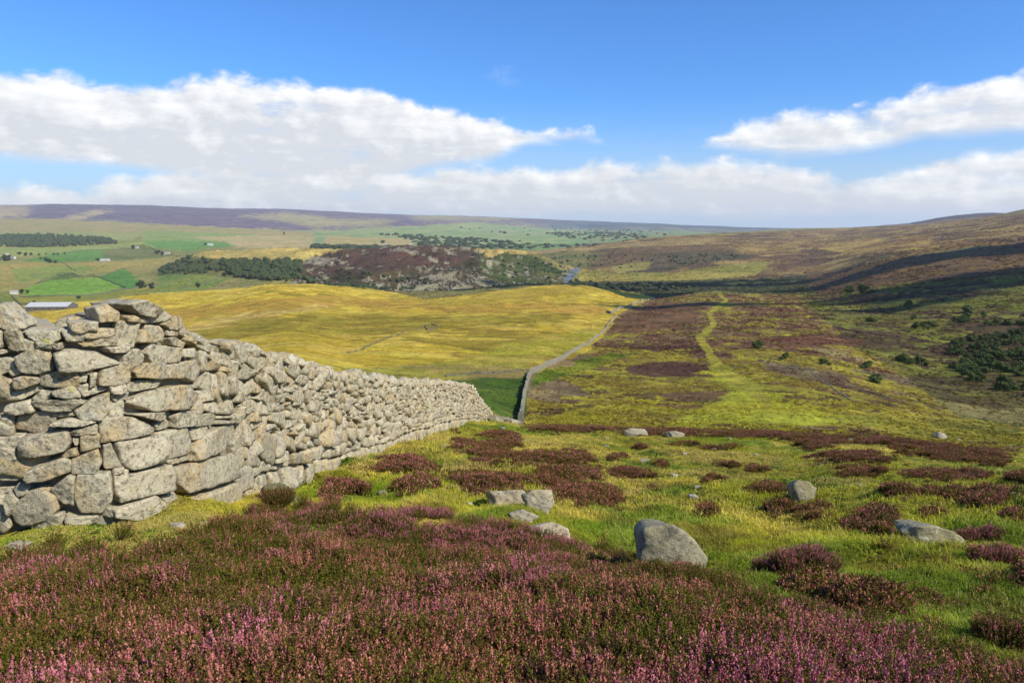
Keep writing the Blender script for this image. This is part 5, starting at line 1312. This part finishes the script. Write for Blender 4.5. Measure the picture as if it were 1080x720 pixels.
for i, (mx, my, s_, lab) in enumerate([(799,367,1.15,'single dark bush standing alone on the heather moor'),
   (951,381,1.2,'round dark bush at the near end of the short row on the bright green patch'),(962,385,.9,'middle dark bush of the short row on the bright green patch'),(972,384,1.1,'dark bush ending the short row on the bright green patch'),
   (914,388,1.0,'low dark bush below the brown heather knoll'),(923,403,1.0,'low dark bush on the brown ground above the open slope'),(917,339,1.1,'small dark bush high on the green slope across the burn'),(965,337,1.0,'dark bush right beside a second one on the upper green slope'),
   (870,384,.8,'dark bush near the top of the sunken stone wall'),(828,378,.8,'low dark bush in the shallow gully of the moor'),(1020,330,1.6,'large dark bush high up on the slope across the burn'),(1012,361,.9,'dark bush at the upper corner of the dense thicket'),
   (898,311,1.8,'dark bush above the shaded heather slope'),(912,309,1.6,'wide dark bush at the edge of the shaded heather slope'),(958,326,1.6,'dark bush beside pale grass on the middle slope')]):
    p_, d = hit(mx, my, 60, 900)
    e = copy_thing(scr[i % 5], (p_.x, p_.y, p_.z - .1), i * 1.3, s_ * (1.0 if d < 260 else d / 300)); e['label'] = lab; e['category'] = 'bush'; e.name = 'bush'
    if 'group' in e: del e['group']
# valley trees one can tell apart
vt = [tree_thing('tree', 'x', 'tree', (0, 0, 0), 5.0, 9.5, 400 + i, None, 420, 0.2, 0.9, M_WOOD) for i in range(4)]
VT = [(150,304,1.3,'large round tree at the corner of the small green field'),(159,304.5,1.0,'smaller round tree right beside the large one by the small green field'),(83,316,.62,'lone round tree by the wall below the bright green field'),(35,323,.75,'dark tree at the end of the long pale roofed barn'),
 (32,325,.6,'low dark tree touching the long pale roofed barn'),(24,309,.8,'tall dark tree beside the white cottage'),(29,309.5,.6,'smaller tree beside the white cottage'),(48,276,1.5,'tallest tree of the dark clump in the middle of the green pasture'),(53,277,1.2,'broad tree of the dark clump in the green pasture'),
 (59,277.5,1.0,'tree ending the dark clump in the green pasture'),(43,274,.9,'small tree starting the dark clump in the green pasture'),(4,275,2.2,'huge dark tree hiding the slate roofed farmhouse'),(-4,276,2.2,'dark tree at the outer edge of the farmhouse clump'),(9,275,1.7,'dark tree between the two farmhouses'),
 (21,270,1.3,'first tree of the row beyond the white farmhouse'),(27,270,1.4,'second tree of the row beyond the white farmhouse'),(33,269.5,1.0,'third tree of the row beyond the white farmhouse'),(41,269.5,.8,'fourth, smaller tree of the row beyond the white farmhouse'),(49,269,.7,'tree on the field wall above the green pasture'),
 (57,269,.8,'round hedgerow tree on the field wall above the green pasture, next after a gap'),(61,268.7,.8,'hedgerow tree close beside the round one above the green pasture'),(68,268,.7,'last hedgerow tree of the line above the green pasture'),(104,276,1.0,'dark tree touching the end of the long white farmhouse'),
 (167,268,1.6,'dark tree beside the grey roofed farmhouse'),(171,269,1.2,'smaller dark tree beside the grey roofed farmhouse'),(140,262.5,1.5,'dark tree beside the pale farmhouse on the low hill'),(217,259.5,1.2,'tree beside the small white farmhouse in the distant fields'),
 (244,289,1.0,'dark tree at the head of the scrub line by the small green field'),(236,292,.8,'scrubby tree on the wall by the small green field'),(208,303,.9,'dark tree at the foot of the small green field'),
 (404,258,2.0,'tall tree beside the pale farmhouse beyond the rocky hill'),(300,247.5,1.5,'lone tree on the buff moor far behind the knoll')]
for i, (mx, my, s_, lab) in enumerate(VT):
    p_, d = hit(mx, my, 500, 6000)
    if i < 4: e = vt[i]; e.location = p_; e.scale = (s_,) * 3; e['label'] = lab
    else: e = copy_thing(vt[i % 4], p_, i * 1.7, s_, lab)
# woods that read as one mass
def lump_proto(seed, R_, H_):
    g_ = np.random.default_rng(seed); v, f = ICO[2]
    n = (vnoise3(v * 1.7 + seed, 4) - .5) * .9 + (vnoise3(v * 4.1 + seed, 5) - .5) * .6
    v = v * (1 + n[:, None] * .75); v = v * (R_, R_, H_ / 2) + (0, 0, H_ * .48)
    return v, f, np.clip(vnoise3(v * 1.3, 7), 0, 1)
LP = [lump_proto(i, 1.0, 1.7) for i in range(6)]
def wood(name, label, polys, size, mat, seed, kind='stuff', cat=None, dlo=600, dhi=8000, fl=1.0):
    Vs, Fs, Ts, n = [], [], [], 0
    for poly, cnt in polys:
        X, Y, Z, g_ = from_ground(poly, cnt, dlo, dhi, seed); seed += 1
        for x, y, z in zip(X, Y, Z):
            v, f, t = LP[g_.integers(6)]; s_ = size * g_.uniform(.55, 1.3); a = g_.uniform(0, 6.28); ca, sa = math.cos(a), math.sin(a)
            Vs.append(np.stack([(v[:, 0] * ca - v[:, 1] * sa) * s_ + x, (v[:, 0] * sa + v[:, 1] * ca) * s_ + y, v[:, 2] * s_ * g_.uniform(.8, 1.2) * fl + z - .12 * s_], 1)); Fs.append(f + n); n += len(v)
            Ts.append(np.clip(t * .5 + g_.uniform(0, .5), 0, 1))
    ob = mesh_obj(name, np.concatenate(Vs), np.concatenate(Fs), mat, None, False); attr_f(ob, 'tone', np.concatenate(Ts))
    return tag(ob, label, cat, None, kind)
wood('plantation_woodland', 'long dark conifer plantation across the far side of the valley', [([(-60,249),(60,248.5),(110,252),(128,257),(92,259),(45,261),(-60,259)], 900)], 7.5, M_WOOD, 500, dlo=1500, dhi=4600)
wood('hillside_woodland', 'dark open wood on the steep face of the buff knoll', [([(235,274),(318,276),(316,290),(292,297),(250,292),(232,284)], 560), ([(168,288),(176,276),(205,271),(236,274),(236,286),(205,290)], 90), ([(318,286),(345,296),(330,302),(300,298),(240,291)], 60)], 4.2, M_WOOD, 510, dlo=1000, dhi=1750)
wood('gorge_scrub', 'dark scrub and trees over the rocky hill and along the burn', [([(500,268),(590,272),(612,300),(560,304),(505,302),(480,290)], 260), ([(360,284),(440,292),(470,300),(420,310),(352,304),(330,292)], 110), ([(340,300),(450,306),(452,314),(420,312),(345,306)], 60),
   ([(598,298),(650,298),(720,299),(735,303),(690,308),(640,307),(612,302)], 110), ([(590,270),(640,266),(700,276),(660,284),(600,280)], 60), ([(690,272),(740,268),(790,270),(770,275),(720,280)], 60)], 2.9, M_WOOD, 520, dlo=850, dhi=2500, fl=.8)
wood('valley_woodland', 'blue green woods and hedges along the distant dale', [([(330,259),(400,261),(440,262),(440,265),(380,264),(330,262)], 180), ([(430,255),(480,256),(560,260),(560,264),(440,264)], 70), ([(425,250),(500,252),(560,258),(640,258),(640,260),(540,262),(430,256)], 130), ([(388,247),(440,248),(520,253),(560,255),(520,256),(440,252)], 90), ([(570,246),(640,244),(690,250),(660,256),(600,252)], 150), ([(480,240),(560,238),(700,244),(720,248),(560,250)], 60)], 11, M_WOOD, 540, dlo=2300, dhi=9000, fl=.6)
# scree and crags on the rocky hill
def scree(name, label, polys, size, seed, dlo, dhi):
    b = Bag(); g_ = np.random.default_rng(seed)
    for poly, cnt in polys:
        X, Y, Z, _ = from_ground(poly, cnt, dlo, dhi, seed); seed += 1
        for x, y, z in zip(X, Y, Z):
            dims = size * g_.uniform(.25, 1.0) ** 1.3 * np.array([g_.uniform(.7, 1.5), 1, g_.uniform(.4, .9)])
            v, f = rock(dims, rand_planes(g_, dims, 3, .2), 1, 8, 0.05, int(g_.integers(1e5))); b.add(v + (x, y, z + dims[2] * .2), f, g_.uniform())
    ob = b.build(name, M_SCREE); return tag(ob, label, None, None, 'stuff')
scree('scree', 'grey scree and crags spilling down the rocky hill', [([(425,296),(480,287),(515,293),(515,304),(440,312),(415,306)], 420), ([(325,284),(350,276),(352,290),(330,300)], 90), ([(360,300),(450,306),(500,305),(440,313),(380,309)], 260), ([(430,280),(500,282),(510,292),(440,295)], 110), ([(590,277),(603,280),(606,290),(596,288)], 60), ([(520,278),(580,284),(590,298),(540,300)], 60)], 2.6, 600, 950, 1700)

# ================================================================== CLOUDS OVERHEAD (their shade lies on the land) AND AIR
mc, N_ = new_mat('cloud_vapour'); finish(N_, (0.92, 0.92, 0.93, 1), 1.0, spec=0.0)
def cloud(label, pixel_xy, size, height, seed, dlo=300, dhi=9000, rot=0.0):
    p_, d = hit(pixel_xy[0], pixel_xy[1], dlo, dhi); g_ = np.random.default_rng(seed)
    c = Vector(p_) + SUNV * ((height - p_.z) / SUNV.z)
    Vs, Fs, n = [], [], 0
    for i in range(24):
        v, f = ICO[3]; s_ = g_.uniform(.10, .30); q_ = np.clip(g_.normal(size=2) * .48, -1.0, 1.0)
        nn = (vnoise3(v * 2.2 + seed + i, 4) - .5) * .8 + (vnoise3(v * 5 + i, 5) - .5) * .4
        w = v * (1 + nn[:, None] * .5) * s_; w[:, 2] = np.where(w[:, 2] < 0, w[:, 2] * .35, w[:, 2])
        x, y = (w[:, 0] + q_[0]) * size[0], (w[:, 1] + q_[1]) * size[1]
        Vs.append(np.stack([x * math.cos(rot) - y * math.sin(rot), x * math.sin(rot) + y * math.cos(rot), w[:, 2] * min(size) * .45], 1)); Fs.append(f + n); n += len(v)
    ob = mesh_obj('sky_cloud', np.concatenate(Vs), np.concatenate(Fs), mc, None, True, c)
    ob['kind'] = 'structure'; ob['label'] = label
    print('cloud', tuple(round(x) for x in c), 'elev', round(math.degrees(math.atan2(c.z, math.hypot(c.x, c.y))), 1), 'az', round(math.degrees(math.atan2(c.x, c.y)), 1))
cloud('white cloud high over the dark heather slope', (935, 282), (520, 190), 820, 1, 700, 2200, 0.15)
cloud('white cloud high over the shaded ground beyond the burn', (735, 301), (300, 80), 820, 2, 700, 2000, 0.1)
cloud('white cloud high over the far slope', (1045, 297), (240, 55), 800, 3, 400, 1500, 0.3)
zlo, zhi, rb = float(GZ.min()) - 1.0, float(GZ.max()) + 3.0, RMAX + 40
hv, hf = box_vf(-rb, rb, -rb, rb, zlo, zhi)
mh = bpy.data.materials.new('air'); mh.use_nodes = True; mh.node_tree.nodes.clear(); H_ = NT(mh.node_tree)
pv = H_.n('ShaderNodeVolumePrincipled', {'Color': (0.80, 0.88, 1.0, 1), 'Density': 4.8e-5, 'Anisotropy': 0.2})
H_.t.links.new(pv.outputs[0], H_.n('ShaderNodeOutputMaterial').inputs['Volume'])
hz_ = mesh_obj('haze', hv, hf, mh, None, False); hz_['kind'] = 'stuff'
